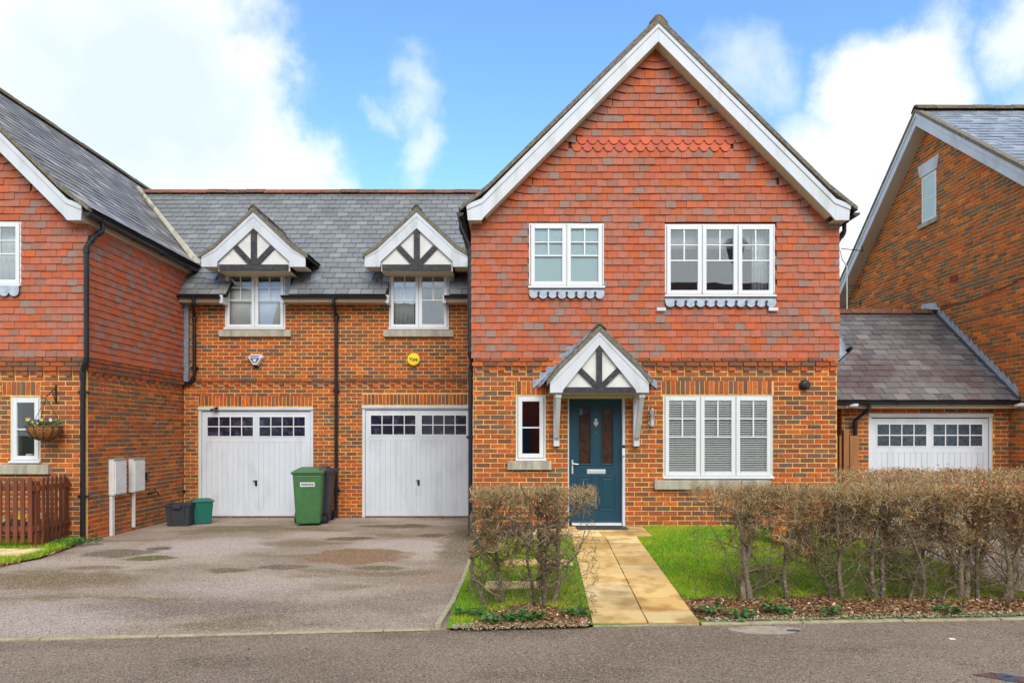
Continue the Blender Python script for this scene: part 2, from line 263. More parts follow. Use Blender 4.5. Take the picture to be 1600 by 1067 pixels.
# ------------------------------------------------------------------ mesh tools
class MB:
    def __init__(s): s.v = []; s.f = []; s.t = []
    def add(s, vs, fs, tint=.5):
        o = len(s.v); s.v.extend(tuple(v) for v in vs); s.f.extend(tuple(i + o for i in f) for f in fs); s.t.extend([tint] * len(fs)); return s
    def box(s, x0, x1, y0, y1, z0, z1, tint=.5):
        x0, x1 = min(x0, x1), max(x0, x1); y0, y1 = min(y0, y1), max(y0, y1); z0, z1 = min(z0, z1), max(z0, z1)
        return s.add([(x0, y0, z0), (x1, y0, z0), (x1, y1, z0), (x0, y1, z0), (x0, y0, z1), (x1, y0, z1), (x1, y1, z1), (x0, y1, z1)],
                     [(0, 3, 2, 1), (4, 5, 6, 7), (0, 1, 5, 4), (1, 2, 6, 5), (2, 3, 7, 6), (3, 0, 4, 7)], tint)
    def hexa(s, p, tint=.5):
        return s.add(p, [(0, 3, 2, 1), (4, 5, 6, 7), (0, 1, 5, 4), (1, 2, 6, 5), (2, 3, 7, 6), (3, 0, 4, 7)], tint)
    def _prism(s, a, b, tint):
        n = len(a); fs = [tuple(range(n - 1, -1, -1)), tuple(range(n, 2 * n))] + [(i, (i + 1) % n, n + (i + 1) % n, n + i) for i in range(n)]
        return s.add(a + b, fs, tint)
    def py(s, poly, y0, y1, tint=.5): return s._prism([(x, y0, z) for x, z in poly], [(x, y1, z) for x, z in poly], tint)
    def px(s, poly, x0, x1, tint=.5): return s._prism([(x0, y, z) for y, z in poly], [(x1, y, z) for y, z in poly], tint)
    def pz(s, poly, z0, z1, tint=.5): return s._prism([(x, y, z0) for x, y in poly], [(x, y, z1) for x, y in poly], tint)
    def tube(s, path, r, n=8, cap=True, tint=.5, arc=None):
        path = [Vector(p) for p in path]; rs = r if isinstance(r, (list, tuple)) else [r] * len(path); rings = []; up = None
        for i, p in enumerate(path):
            d = (path[min(i + 1, len(path) - 1)] - path[max(i - 1, 0)]).normalized()
            if up is None: up = Vector((0, 0, 1)) if abs(d.z) < .9 else Vector((1, 0, 0))
            a = d.cross(up).normalized(); up = a.cross(d).normalized()
            rings.append([p + (a * math.cos(2 * math.pi * k / n) + up * math.sin(2 * math.pi * k / n)) * rs[i] for k in range(n)])
        vs = [v for rg in rings for v in rg]; fs = []
        for i in range(len(path) - 1):
            for k in range(n): fs.append((i * n + k, i * n + (k + 1) % n, (i + 1) * n + (k + 1) % n, (i + 1) * n + k))
        if cap: fs += [tuple(range(n - 1, -1, -1)), tuple(range((len(path) - 1) * n, len(path) * n))]
        return s.add(vs, fs, tint)
    def lathe(s, prof, cx=0, cy=0, n=20, tint=.5, cap=True):
        vs = [(cx + r * math.cos(2 * math.pi * k / n), cy + r * math.sin(2 * math.pi * k / n), z) for r, z in prof for k in range(n)]; fs = []
        for i in range(len(prof) - 1):
            for k in range(n): fs.append((i * n + k, i * n + (k + 1) % n, (i + 1) * n + (k + 1) % n, (i + 1) * n + k))
        if cap: fs += [tuple(range(n - 1, -1, -1)), tuple(range((len(prof) - 1) * n, len(prof) * n))]
        return s.add(vs, fs, tint)
    def lathe_y(s, prof, cx, cz, n=20, tint=.5):      # profile (r, y) about an axis along Y
        vs = [(cx + r * math.cos(2 * math.pi * k / n), y, cz + r * math.sin(2 * math.pi * k / n)) for r, y in prof for k in range(n)]; fs = []
        for i in range(len(prof) - 1):
            for k in range(n): fs.append((i * n + k, i * n + (k + 1) % n, (i + 1) * n + (k + 1) % n, (i + 1) * n + k))
        fs += [tuple(range(n - 1, -1, -1)), tuple(range((len(prof) - 1) * n, len(prof) * n))]
        return s.add(vs, fs, tint)
    def mesh(s, name, mat):
        m = bpy.data.meshes.new(name); m.from_pydata(s.v, [], s.f); m.materials.append(mat)
        a = m.attributes.new('tint', 'FLOAT', 'FACE'); a.data.foreach_set('value', np.array(s.t, dtype=np.float32)); m.update(); return m
    def build(s, name, mat, parent=None, smooth=False, bevel=0, **kw):
        me = s.mesh(name, M[mat] if isinstance(mat, str) else mat)
        if smooth: me.polygons.foreach_set('use_smooth', [True] * len(me.polygons))
        o = link(name, me, parent, **kw)
        if bevel:
            b = o.modifiers.new('bevel', 'BEVEL'); b.width = bevel; b.segments = 2; b.limit_method = 'ANGLE'
        return o
LOCAL = set()
def link(name, me, parent=None, **kw):
    o = bpy.data.objects.new(name, me); COL.objects.link(o)
    if parent is not None:
        o.parent = parent
        if parent.parent is None and parent.name not in LOCAL: o.location = -parent.location
    for k, v in kw.items(): o[k] = v
    return o
def thing(name, label, cat, loc=(0, 0, 0), group=None, rotz=None):
    """an Empty at the thing's base; with rotz given its parts are built in its own frame"""
    o = bpy.data.objects.new(name, None); COL.objects.link(o); o.location = loc; o.empty_display_size = .2
    o['label'] = label; o['category'] = cat
    if group: o['group'] = group
    if rotz is not None: o.rotation_euler = (0, 0, rotz); LOCAL.add(o.name)
    return o
def tag(o, label, cat, group=None):
    o['label'] = label; o['category'] = cat
    if group: o['group'] = group
    return o
def struct(o): o['kind'] = 'structure'; return o

def np_mesh(name, V, F, tint, mat, parent=None, **kw):
    """V (n,3); F (m,k) all faces of the same size k"""
    me = bpy.data.meshes.new(name); k = F.shape[1]
    me.vertices.add(len(V)); me.vertices.foreach_set('co', np.ascontiguousarray(V, dtype=np.float32).ravel())
    me.loops.add(F.size); me.loops.foreach_set('vertex_index', np.ascontiguousarray(F, dtype=np.int32).ravel())
    me.polygons.add(len(F)); me.polygons.foreach_set('loop_start', np.arange(0, F.size, k, dtype=np.int32))
    a = me.attributes.new('tint', 'FLOAT', 'FACE'); a.data.foreach_set('value', tint.astype(np.float32))
    me.update(calc_edges=True); me.validate(); me.materials.append(M[mat])
    return link(name, me, parent, **kw)

# small laid pieces: bricks, hung tiles, slates
def t_brick(r):
    j = lambda a: (r.random() - .5) * a
    back = [(-.5, -.5, -.5), (.5, -.5, -.5), (.5, -.5, .5), (-.5, -.5, .5)]
    mid = [(x, .18, z) for x, _, z in back]
    fr = [(x * (.955 + j(.02)), .5 + j(.12), z * (.88 + j(.07))) for x, _, z in back]
    v = back + mid + fr; f = [(8, 9, 10, 11)]
    for i in range(4): k = (i + 1) % 4; f += [(i, k, 4 + k, 4 + i), (4 + i, 4 + k, 8 + k, 8 + i)]
    return v, f
def t_tile(r):
    j = lambda a: (r.random() - .5) * a
    b = j(.05); v = [(-.5, -.5, -.5), (.5, -.5, -.5), (.5, -.5, .5), (-.5, -.5, .5), (-.5, .5 + j(.3), -.5 + b), (.5, .5 + j(.3), -.5 + b + j(.05)), (.5, .5, .5), (-.5, .5, .5)]
    return v, [(4, 5, 6, 7), (0, 1, 5, 4), (1, 2, 6, 5), (3, 0, 4, 7), (2, 3, 7, 6)]
class Pieces:
    def __init__(s, parent, name, mat, tmpl, maxn=300, nvar=24, seed=1, vis=None):
        s.parent = parent; s.name = name; s.mat = mat; s.tmpl = tmpl; s.maxn = maxn; s.rec = []; s.r = random.Random(seed); s.nvar = nvar; s.vis = vis
    def add(s, c, n, v, l, t, h, tint=None):
        s.rec.append((Vector(c), Vector(n), Vector(v), l, t, h, s.r.random() if tint is None else tint))
    def score(s, q):
        c, n, v, l, t, h, ti = q; d = c - Vector((0, 0, EYE))
        if d.y < .5: return 0
        px = 800 + FPX * d.x / d.y; py = HZ - FPX * d.z / d.y
        if not (-5 < px < 1605 and -5 < py < 1072): return 0
        if s.vis and not s.vis(c, px, py): return 0
        cos = -n.dot(d.normalized())
        return 0 if cos < .03 else l * h * cos / (d.y ** 2)
    def finish(s):
        if not s.rec: return
        var = []
        for i in range(s.nvar):
            vs, fs = s.tmpl(s.r); mb = MB(); mb.add(vs, fs, (i + .5) / s.nvar); var.append((np.array(vs), fs, mb.mesh(s.name, M[s.mat])))
        order = sorted(range(len(s.rec)), key=lambda i: -s.score(s.rec[i]))
        single = set(i for i in order[:s.maxn] if s.score(s.rec[i]) > 0)
        big = MB()
        for i, (c, n, v, l, t, h, ti) in enumerate(s.rec):
            u = n.cross(v); k = min(s.nvar - 1, int(ti * s.nvar)); vs, fs, me = var[k]
            if i in single:
                m = Matrix(((u.x * l, n.x * t, v.x * h, c.x), (u.y * l, n.y * t, v.y * h, c.y), (u.z * l, n.z * t, v.z * h, c.z), (0, 0, 0, 1)))
                o = bpy.data.objects.new(s.name, me); COL.objects.link(o); o.parent = s.parent; o.matrix_basis = m
            else:
                W = vs[:, :1] * (np.array(u) * l) + vs[:, 1:2] * (np.array(n) * t) + vs[:, 2:] * (np.array(v) * h) + np.array(c)
                big.add(W.tolist(), fs, (k + .5) / s.nvar)
        if big.v: big.build(s.name, s.mat, s.parent, kind='stuff')
def subtract(iv, holes, v0, v1):
    for (a, b, c, d) in holes:
        if c < v1 and d > v0:
            out = []
            for (p, q) in iv:
                if b <= p or a >= q: out.append((p, q)); continue
                if a > p: out.append((p, a))
                if b < q: out.append((b, q))
            iv = out
    return iv
def field(P, O, U, V, N, v0, v1, gauge, width, rng, th=.03, gap=.01, vgap=.01, holes=(), tilt=0.0, overlap=0.0, stag=.5, minw=.03, lift=0.0, jit=0.0, proud=None):
    if P.tmpl is t_brick: lift -= .0065; gap = max(gap, .0112); vgap = max(vgap, .0122)
    """lay rows of pieces on the plane O + u U + v V, N pointing outwards"""
    O = Vector(O); U = Vector(U).normalized(); V = Vector(V).normalized(); N = Vector(N).normalized()
    r0 = int(math.floor(v0 / gauge + 1e-6)); r1 = int(math.ceil(v1 / gauge - 1e-6))
    for r in range(r0, r1):
        a, b = max(v0, r * gauge), min(v1, (r + 1) * gauge)
        if b - a < gauge * .4: continue
        vm = (a + b) / 2; iv = rng(vm); iv = [iv] if isinstance(iv, tuple) else iv
        iv = subtract(iv, holes, vm - .001, vm + .001)
        off = (r % 2) * width * stag + P.r.uniform(-.004, .004)
        for (p, q) in iv:
            k = math.floor((p - off) / width)
            while k * width + off < q:
                s0 = max(p, k * width + off); s1 = min(q, (k + 1) * width + off); k += 1
                if s1 - s0 < minw: continue
                um = (s0 + s1) / 2; h = b - a - vgap + overlap; l = s1 - s0 - gap
                n = N; v = V
                if tilt: ang = tilt + P.r.uniform(-.01, .01) * (1 if jit else .3); n = (N * math.cos(ang) - (-V) * -math.sin(ang)).normalized(); n = (N * math.cos(ang) - V * math.sin(ang)).normalized() ; v = (V * math.cos(ang) + N * math.sin(ang)).normalized()
                pr = P.r.uniform(-jit, jit) + lift
                if tilt: v = (V * math.cos(tilt) - N * math.sin(tilt)).normalized(); n = (N * math.cos(tilt) + V * math.sin(tilt)).normalized()
                if proud: pr += proud(r, k)
                c = O + U * um + V * (vm + overlap / 2) + N * (pr)
                P.add(c, n, v, l, th, h)
def cells(mb, x0, x1, z0, z1, holes, fn):
    """wall sheet with rectangular holes; fn(a,b,c,d) adds the solid cell"""
    xs = sorted({x0, x1, *[h[0] for h in holes], *[h[1] for h in holes]}); zs = sorted({z0, z1, *[h[2] for h in holes], *[h[3] for h in holes]})
    xs = [x for x in xs if x0 <= x <= x1]; zs = [z for z in zs if z0 <= z <= z1]
    for j in range(len(zs) - 1):
        run = None
        for i in range(len(xs) - 1):
            cx, cz = (xs[i] + xs[i + 1]) / 2, (zs[j] + zs[j + 1]) / 2
            solid = not any(h[0] < cx < h[1] and h[2] < cz < h[3] for h in holes)
            if solid: run = (run[0], xs[i + 1]) if run else (xs[i], xs[i + 1])
            if (not solid or i == len(xs) - 2) and run: fn(run[0], run[1], zs[j], zs[j + 1]); run = None

# ------------------------------------------------------------------ ground
def gz(x, y):
    t = min(1, max(0, (y - 6.0) / 4.6)); z = .02 + .19 * t
    if x < -.1: z = .02 + (z - .02) * max(0, min(1, (x + .6) / .5)) * .9 + .0
    return z
KERB = [(-40, 2.6), (-12, 4.8), (-4.11, 5.45), (-.65, 5.745), (.7, 5.86), (1.6, 5.9), (4.6, 6.08), (12, 6.45), (40, 7.8)]
def kerb_y(x):
    for (a, ya), (b, yb) in zip(KERB, KERB[1:]):
        if a <= x <= b: return ya + (yb - ya) * (x - a) / (b - a)
    return 5.8
g = MB(); g.add([(-300, -300, -.12), (300, -300, -.12), (300, 300, -.12), (-300, 300, -.12)], [(0, 1, 2, 3)]); struct(g.build('ground', 'ground'))
g = MB(); n = len(KERB); g.add([(x, y, 0) for x, y in KERB] + [(x, -9, -.02) for x, y in KERB], [(i + 1, i, n + i, n + i + 1) for i in range(n - 1)]); struct(g.build('road', 'road'))
LAWN_L = [(-14, 7.5), (-7.5, 7.9), (-6.45, 8.45), (-6.3, 9.05), (-6.45, 9.9), (-6.64, 10.62), (-14, 10.62)]
def drive_sheet():
    g = MB(); k = [(-14, kerb_y(-14)), (-12, 4.8), (-4.11, 5.45), (-.65, 5.745)]
    k[-1] = (-.52, 5.75); g.add([(x, y, .004) for x, y in k] + [(-.52, 13.8, -.05), (-6.66, 13.8, -.05), (-6.66, 10.0, -.02), (-14, 10.0, -.02)], [(0, 1, 2, 3, 4, 5, 6, 7)])
    return struct(g.build('driveway', 'drive'))
drive_sheet()
g = MB(); g.add([(5.2, kerb_y(5.2), .004), (14, kerb_y(12) + .2, .004), (14, 12.3, .004), (5.2, 12.3, .004)], [(0, 1, 2, 3)]); struct(g.build('driveway', 'drive'))
# kerb edging, one long run of small concrete stones
def kerb_stones():
    run = [(-12.0, -.68), (.7, 1.62), (1.65, 11)]
    for (a, b) in run:
        x = a
        while x < b - .05:
            x2 = min(b, x + .91); y1, y2 = kerb_y(x), kerb_y(x2 - .008); m = MB(); t = rnd.random(); z = .016 + rnd.uniform(-.003, .003)
            w = .05 if a < 1.6 else .11
            m.hexa([(x, y1, -.05), (x2 - .008, y2, -.05), (x2 - .008, y2 + w, -.05), (x, y1 + w, -.05), (x, y1, z), (x2 - .008, y2, z), (x2 - .008, y2 + w, z), (x, y1 + w, z)], t)
            o = m.build('kerb_stone', 'kerb', bevel=.006); struct(o); x = x2
    for i, (p, q) in enumerate([((-.66, 5.80), (-.60, 6.62)), ((-.60, 6.66), (-.57, 7.6)), ((-.57, 7.61), (-.56, 8.6)), ((-.56, 8.61), (-.56, 9.6)), ((-.56, 9.61), (-.56, 10.55))]):
        m = MB(); z = .05 + i * .004; w = .05; dz = 0.0
        m.hexa([(p[0], p[1], -.05), (p[0] + w, p[1], -.05), (q[0] + w, q[1], -.05), (q[0], q[1], -.05), (p[0], p[1], z), (p[0] + w, p[1], z), (q[0] + w, q[1], z), (q[0], q[1], z)])
        struct(m.build('kerb_stone', 'kerb', bevel=.006))
kerb_stones()
# lawn base sheets
def sheet(name, mat, x0, x1, y0f, y1, step=.2, dz=0.0, zf=gz, inside=None):
    g = MB(); nx = max(1, int((x1 - x0) / step)); ny = 24; idx = {}
    for i in range(nx + 1):
        x = x0 + (x1 - x0) * i / nx; y0 = y0f(x) if callable(y0f) else y0f
        for j in range(ny + 1):
            y = y0 + (y1 - y0) * j / ny; idx[i, j] = len(g.v); g.v.append((x, y, zf(x, y) + dz))
    for i in range(nx):
        for j in range(ny): g.f.append((idx[i, j], idx[i + 1, j], idx[i + 1, j + 1], idx[i, j + 1])); g.t.append(.5)
    return struct(g.build(name, mat))
lawnA = sheet('lawn', 'soil_grass', -.56, 5.2, lambda x: kerb_y(x) + (.0 if x < 1.6 else .06), 10.62)
g = MB(); g.add([(x, y, .012) for x, y in LAWN_L], [tuple(range(len(LAWN_L)))]); struct(g.build('lawn', 'soil_grass'))
sheet('flower_bed', 'mulch', -.28, .68, lambda x: kerb_y(x) - .03, 6.45, dz=.008)
sheet('flower_bed', 'mulch', 1.66, 7.8, lambda x: kerb_y(x) + .12, 6.66, dz=.008)
sheet('gravel_bed', 'mulch', -.5, .72, 9.75, 10.6, dz=.008)

# path slabs
PATHROWS = [(973.3, 0.02), (952.5, .035), (934, .05), (914, .065), (898, .08), (884, .10), (870, .12), (859, .14), (848.6, .16), (838, .18)]
def path():
    ys = [HZ and (FPX * (EYE - z) / (y - HZ)) for y, z in PATHROWS]
    ys[0] = 5.90
    ymax = ys[-1]
    def xs(y):   # left edge, joint, right edge
        t = (y - 5.9) / (9.75 - 5.9); d = .16 * t; return .70 + d, 1.175 + d, 1.63 + d
    for r in range(len(ys) - 1):
        for s in (0, 1):
            ya, yb = ys[r] + (.018 if r else 0), ys[r + 1] - .002
            xa = xs(ya)[s] + (.012 if s else 0); xb = xs(ya)[s + 1]; xc = xs(yb)[s + 1]; xd = xs(yb)[s] + (.006 if s else 0)
            za, zb = gz(1, ya) + .012 + rnd.uniform(0, .005), gz(1, yb) + .012 + rnd.uniform(0, .005)
            m = MB(); m.hexa([(xa, ya, za - .05), (xb, ya, za - .05), (xc, yb, zb - .05), (xd, yb, zb - .05), (xa, ya, za), (xb, ya, za), (xc, yb, zb), (xd, yb, zb)], rnd.random())
            o = m.build('path_slab', 'paving', PATH, bevel=.004)
    for (xa, xb, ya, yb) in [(.86, 1.30, ymax + .005, 10.12), (1.306, 2.02, ymax + .005, 10.12), (.86, 1.36, 10.126, 10.56), (1.366, 2.02, 10.126, 10.56), (.35, .854, 9.9, 10.4)]:
        m = MB(); z = gz(1, (ya + yb) / 2) + .016; m.box(xa, xb, ya, yb, z - .05, z, rnd.random()); m.build('path_slab', 'paving', PATH, bevel=.004)
    # stepping slabs across the small lawn
    for (xa, xb, ya, yb) in [(-.28, .38, 6.95, 7.28), (-.1, .42, 7.95, 8.3), (.35, .72, 7.96, 8.3), (-.42, .1, 9.55, 9.95), (.12, .5, 9.72, 10.08)]:
        m = MB(); z = gz((xa + xb) / 2, (ya + yb) / 2) + .02; m.box(xa, xb, ya, yb, z - .05, z, rnd.random()); m.build('stepping_slab', 'paving', PATH, bevel=.006)
pm = MB(); pm.hexa([(.70, 5.905, -.03), (1.63, 5.905, -.03), (1.79, 9.75, .10), (.86, 9.75, .10), (.70, 5.905, .022), (1.63, 5.905, .022), (1.79, 9.75, .178), (.86, 9.75, .178)])
PATH = struct(pm.build('path', 'mulch')); path()
m = MB(); m.pz([(-7.4, 8.95), (-6.62, 9.0), (-6.5, 9.3), (-6.6, 9.62), (-7.4, 9.62)], 0, .035, .6); struct(m.build('stepping_slab', 'paving', bevel=.006))

# ------------------------------------------------------------------ windows
def window(parent, x0, x1, z0, z1, y, lights, grid='six', glass='glass', backing=None, depth=.07, name='window'):
    """frame is the part; sashes, bars and panes are its pieces. y is the face of the frame"""
    fo = .022; f = MB(); f.box(x0, x0 + fo, y, y + depth, z0, z1); f.box(x1 - fo, x1, y, y + depth, z0, z1); f.box(x0 + fo, x1 - fo, y, y + depth, z1 - fo, z1)
    f.box(x0 + fo, x1 - fo, y, y + depth, z0, z0 + .03)
    wl = (x1 - x0 - 2 * fo) / lights
    for i in range(1, lights): f.box(x0 + fo + i * wl - .006, x0 + fo + i * wl + .006, y + .012, y + depth, z0 + .03, z1 - fo)
    w = f.build(name, 'upvc', parent)
    s = MB(); s.box(x0 - .01, x1 + .01, y - .05, y - .001, z0 - .012, z0 + .022); s.build('window_ledge', 'upvc', w, bevel=.004)
    for i in range(lights):
        a, b = x0 + fo + i * wl + .008, x0 + fo + (i + 1) * wl - .008; c, d = z0 + .034, z1 - fo - .004; sw = .06 if lights > 1 else .065; yf = y - .012
        s = MB(); s.box(a, a + sw, yf, y + .045, c, d); s.box(b - sw, b, yf, y + .045, c, d); s.box(a + sw, b - sw, yf, y + .045, d - sw, d); s.box(a + sw, b - sw, yf, y + .045, c, c + sw)
        s.build('sash', 'upvc', w, bevel=.006)
        ga, gb, gc, gd = a + sw, b - sw, c + sw, d - sw
        m = MB(); bw = .011; t = gd - gc; xm = (ga + gb) / 2
        if grid == 'six':
            zt = gc + t * .49; zm = (zt + gd) / 2
            m.box(ga, gb, yf + .008, y + .03, zt - bw, zt + bw); m.box(xm - bw, xm + bw, yf + .0095, y + .03, zt + bw, gd)
            m.box(ga, xm - bw, yf + .008, y + .03, zm - bw * .8, zm + bw * .8); m.box(xm + bw, gb, yf + .008, y + .03, zm - bw * .8, zm + bw * .8)
        elif grid == 'one': m.box(ga, gb, yf + .008, y + .03, gc + t * .5 - bw, gc + t * .5 + bw)
        if m.v: m.build('glazing_bar', 'upvc', w)
        p = MB(); p.box(ga - .004, gb + .004, y + .012, y + .016, gc - .004, gd + .004); p.build('pane', glass, w)
        if backing:
            q = MB(); q.box(ga - .004, gb + .004, y + .035, y + .04, gc - .004, gd + .004); q.build('obscured_film', backing, w)
    return w
def sill(parent, x0, x1, z0, z1, y0, y1):
    m = MB(); m.px([(y0, z0), (y1, z0), (y1, z1 + .012), (y0, z1)], x0, x1); return m.build('stone_sill', 'stone', parent, bevel=.006)
def text_mesh(name, body, size, mat, parent, loc, rot=(math.pi / 2, 0, 0), depth=.001, spacing=1.0, bold=0.0):
    cu = bpy.data.curves.new(name, 'FONT'); cu.body = body; cu.size = size; cu.extrude = depth; cu.align_x = 'CENTER'; cu.align_y = 'CENTER'; cu.space_character = spacing; cu.offset = bold
    t = bpy.data.objects.new('tmp_text', cu); COL.objects.link(t); dg = bpy.context.evaluated_depsgraph_get(); me = bpy.data.meshes.new_from_object(t.evaluated_get(dg))
    COL.objects.unlink(t); bpy.data.objects.remove(t); me.materials.clear(); me.materials.append(M[mat])
    R = Matrix.Translation(loc) @ Matrix.Rotation(rot[2], 4, 'Z') @ Matrix.Rotation(rot[0], 4, 'X'); me.transform(R)
    return link(name, me, parent)

def downpipe(parent, pts, r=.034, brackets=()):
    m = MB(); m.tube(pts, r, 12); 
    for i in range(1, len(pts) - 1):
        p = Vector(pts[i]); d = (Vector(pts[i + 1]) - p).normalized(); m.tube([p - d * .0 + d * .02, p + d * .10], r * 1.25, 12)
    o = m.build('downpipe', 'black', parent, smooth=False)
    for (x, y, z) in brackets:
        b = MB(); b.box(x - r * 1.9, x + r * 1.9, y - r * .5, y + r * 1.6, z - .018, z + .018); b.tube([(x, y, z - .03), (x, y, z + .03)], r * 1.22, 12); b.build('pipe_bracket', 'black', o)
    return o
def gutter(parent, p0, p1, r=.056, clips=True):
    p0 = Vector(p0); p1 = Vector(p1); d = (p1 - p0).normalized(); L = (p1 - p0).length; side = d.cross(Vector((0, 0, 1))); m = MB(); n = 8
    def ring(p, rr): return [p + side * math.cos(math.pi + math.pi * k / n) * rr + Vector((0, 0, math.sin(math.pi + math.pi * k / n) * rr)) for k in range(n + 1)]
    a, b = ring(p0, r), ring(p1, r); ai, bi = ring(p0, r * .9), ring(p1, r * .9); k = n + 1
    fs = [(i, i + 1, k + i + 1, k + i) for i in range(n)] + [(2 * k + i, 2 * k + i + 1, 3 * k + i + 1, 3 * k + i) for i in range(n)]
    fs += [(0, k, 3 * k, 2 * k), (n, k + n, 3 * k + n, 2 * k + n), tuple(range(n + 1)), tuple(range(k, k + n + 1))]
    m.add(a + b + ai + bi, fs); o = m.build('gutter', 'black', parent)
    if clips:
        q = .35
        while q < L:
            c = MB(); pc = p0 + d * q; ra, rb = ring(pc - d * .02, r * 1.12), ring(pc + d * .02, r * 1.12)
            c.add(ra + rb, [(i, i + 1, k + i + 1, k + i) for i in range(n)] + [tuple(range(n + 1)), tuple(range(k, 2 * k))]); c.build('gutter_bracket', 'black', o); q += .95
    return o
def ridge(parent, p0, p1, mat='ridge', w=.15, h=.10, piece=.42, th=.02):
    p0 = Vector(p0); p1 = Vector(p1); d = (p1 - p0).normalized(); L = (p1 - p0).length; s = d.cross(Vector((0, 0, 1))).normalized(); up = Vector((0, 0, 1)); n = max(1, round(L / piece)); pl = L / n
    for i in range(n):
        a = p0 + d * (i * pl + .004); b = p0 + d * ((i + 1) * pl - .004); j = rnd.uniform(-.006, .006); vs = []
        for q in (a, b):
            for (x, z) in ((-w, -h), (-w * .35, -.012), (0, 0), (w * .35, -.012), (w, -h), (w, -h - th), (0, -.03), (-w, -h - th)): vs.append(q + s * x + up * (z + j))
        m = MB(); fs = [(k, (k + 1) % 8, 8 + (k + 1) % 8, 8 + k) for k in range(8)] + [tuple(range(8)), tuple(range(15, 7, -1))]; m.add(vs, fs, rnd.random()); m.build('ridge_tile', mat, parent)

# ------------------------------------------------------------------ gabled houses
DZ = -.03
TOP = [(0, 7.99 + DZ), (2.60, 5.46 + DZ), (3.03, 5.13 + DZ)]        # roof surface, half profile
BO = [(0, 7.956 + DZ), (2.705, 5.264 + DZ), (2.93, 5.176 + DZ), (2.91, 4.94 + DZ), (2.70, 4.94 + DZ), (2.644, 5.01 + DZ), (0, 7.666 + DZ)]
BG = [(0, 7.956 + DZ), (2.705, 5.264 + DZ), (2.93, 5.176 + DZ), (2.925, 5.10 + DZ), (2.685, 5.198 + DZ), (0, 7.875 + DZ)]
def gable_roof(root, cx, y0, y1, slate_mat, seed, sides=(-1, 1)):
    rf = None
    for sgn in (-1, 1):
        m = MB(); th = .10
        poly = [(cx + sgn * x, z) for x, z in TOP] + [(cx + sgn * (x - .01), z - (.05 if i == 0 else .12 if i == 1 else .14)) for i, (x, z) in enumerate(reversed(TOP))]
        m.py(poly, y0 + .05, y1)
        rf2 = m.build('roof', 'slateback', root); rf = rf2 if sgn == 1 else rf
        v = MB(); vt = [(0, .055), (2.60, .025), (3.06, .010)]
        poly = [(cx + sgn * x, z + e) for (x, z), (_, e) in zip(TOP, vt)] + [(cx + sgn * (x + (0.0)), z - .045) for x, z in reversed(TOP)]
        v.py(poly, y0 - .03, y0 + .09); v.build('verge', 'verge', rf2)
        if sgn in sides:
            P = Pieces(rf2, 'slate', slate_mat, t_tile, seed=seed + sgn)
            a, b = Vector((cx + sgn * 3.05, 0, TOP[2][1])), Vector((cx + sgn * 2.60, 0, TOP[1][1])); Vd = (b - a).normalized(); Nd = Vector((-Vd.z * -sgn, 0, abs(Vd.x))).normalized()
            L1 = (b - a).length; field(P, a, (0, 1, 0), Vd, Nd, 0, L1, L1 / 3, .25, lambda v: (y0 + .03, y1), th=.009, gap=.005, vgap=0, tilt=-.0, lift=.012, overlap=.02, jit=.002)
            a2, b2 = b, Vector((cx, 0, TOP[0][1])); Vd = (b2 - a2).normalized(); Nd = Vector((sgn * Vd.z, 0, abs(Vd.x))).normalized(); L2 = (b2 - a2).length
            field(P, a2, (0, 1, 0), Vd, Nd, 0, L2, L2 / 20, .25, lambda v: (y0 + .03, y1), th=.015, gap=.008, vgap=0, tilt=.07, lift=.012, overlap=.02, jit=.002)
            P.finish()
    for sgn in (-1, 1):
        b = MB(); b.py([(cx + sgn * x, z) for x, z in BO], y0, y0 + .03); bo = b.build('bargeboard', 'white', root, bevel=.003)
        b = MB(); b.py([(cx + sgn * x, z) for x, z in BG], y0 - .014, y0 - .001); b.build('cover_strip', 'white', bo)
        j = MB(); j.py([(cx + sgn * 2.70, 5.26 + DZ), (cx + sgn * 2.704, 5.26 + DZ), (cx + sgn * 2.704, 4.945 + DZ), (cx + sgn * 2.70, 4.945 + DZ)], y0 - .002, y0 - .0005); j.build('board_joint', 'cream', bo)
        s = MB(); s.hexa([(cx, y0 + .031, 7.67 + DZ), (cx + sgn * 2.644, y0 + .031, 5.015 + DZ), (cx + sgn * 2.644, y0 + .26, 5.015 + DZ), (cx, y0 + .26, 7.67 + DZ),
                          (cx, y0 + .031, 7.69 + DZ), (cx + sgn * 2.644, y0 + .031, 5.035 + DZ), (cx + sgn * 2.644, y0 + .26, 5.035 + DZ), (cx, y0 + .26, 7.69 + DZ)]); s.build('soffit', 'cream', root)
        f = MB(); f.box(cx + sgn * 2.86, cx + sgn * 2.905, y0 + .032, y1, 4.95 + DZ, 5.13 + DZ); f.build('fascia', 'cream', root)
        f = MB(); f.box(cx + sgn * 2.70, cx + sgn * 2.858, y0 + .032, y1, 4.95 + DZ, 4.965 + DZ); f.build('soffit', 'cream', root)
    ridge(root, (cx, y0 - .02, TOP[0][1] + .085), (cx, y1, TOP[0][1] + .085), 'ridge_dark', w=.14, h=.12)
    return rf
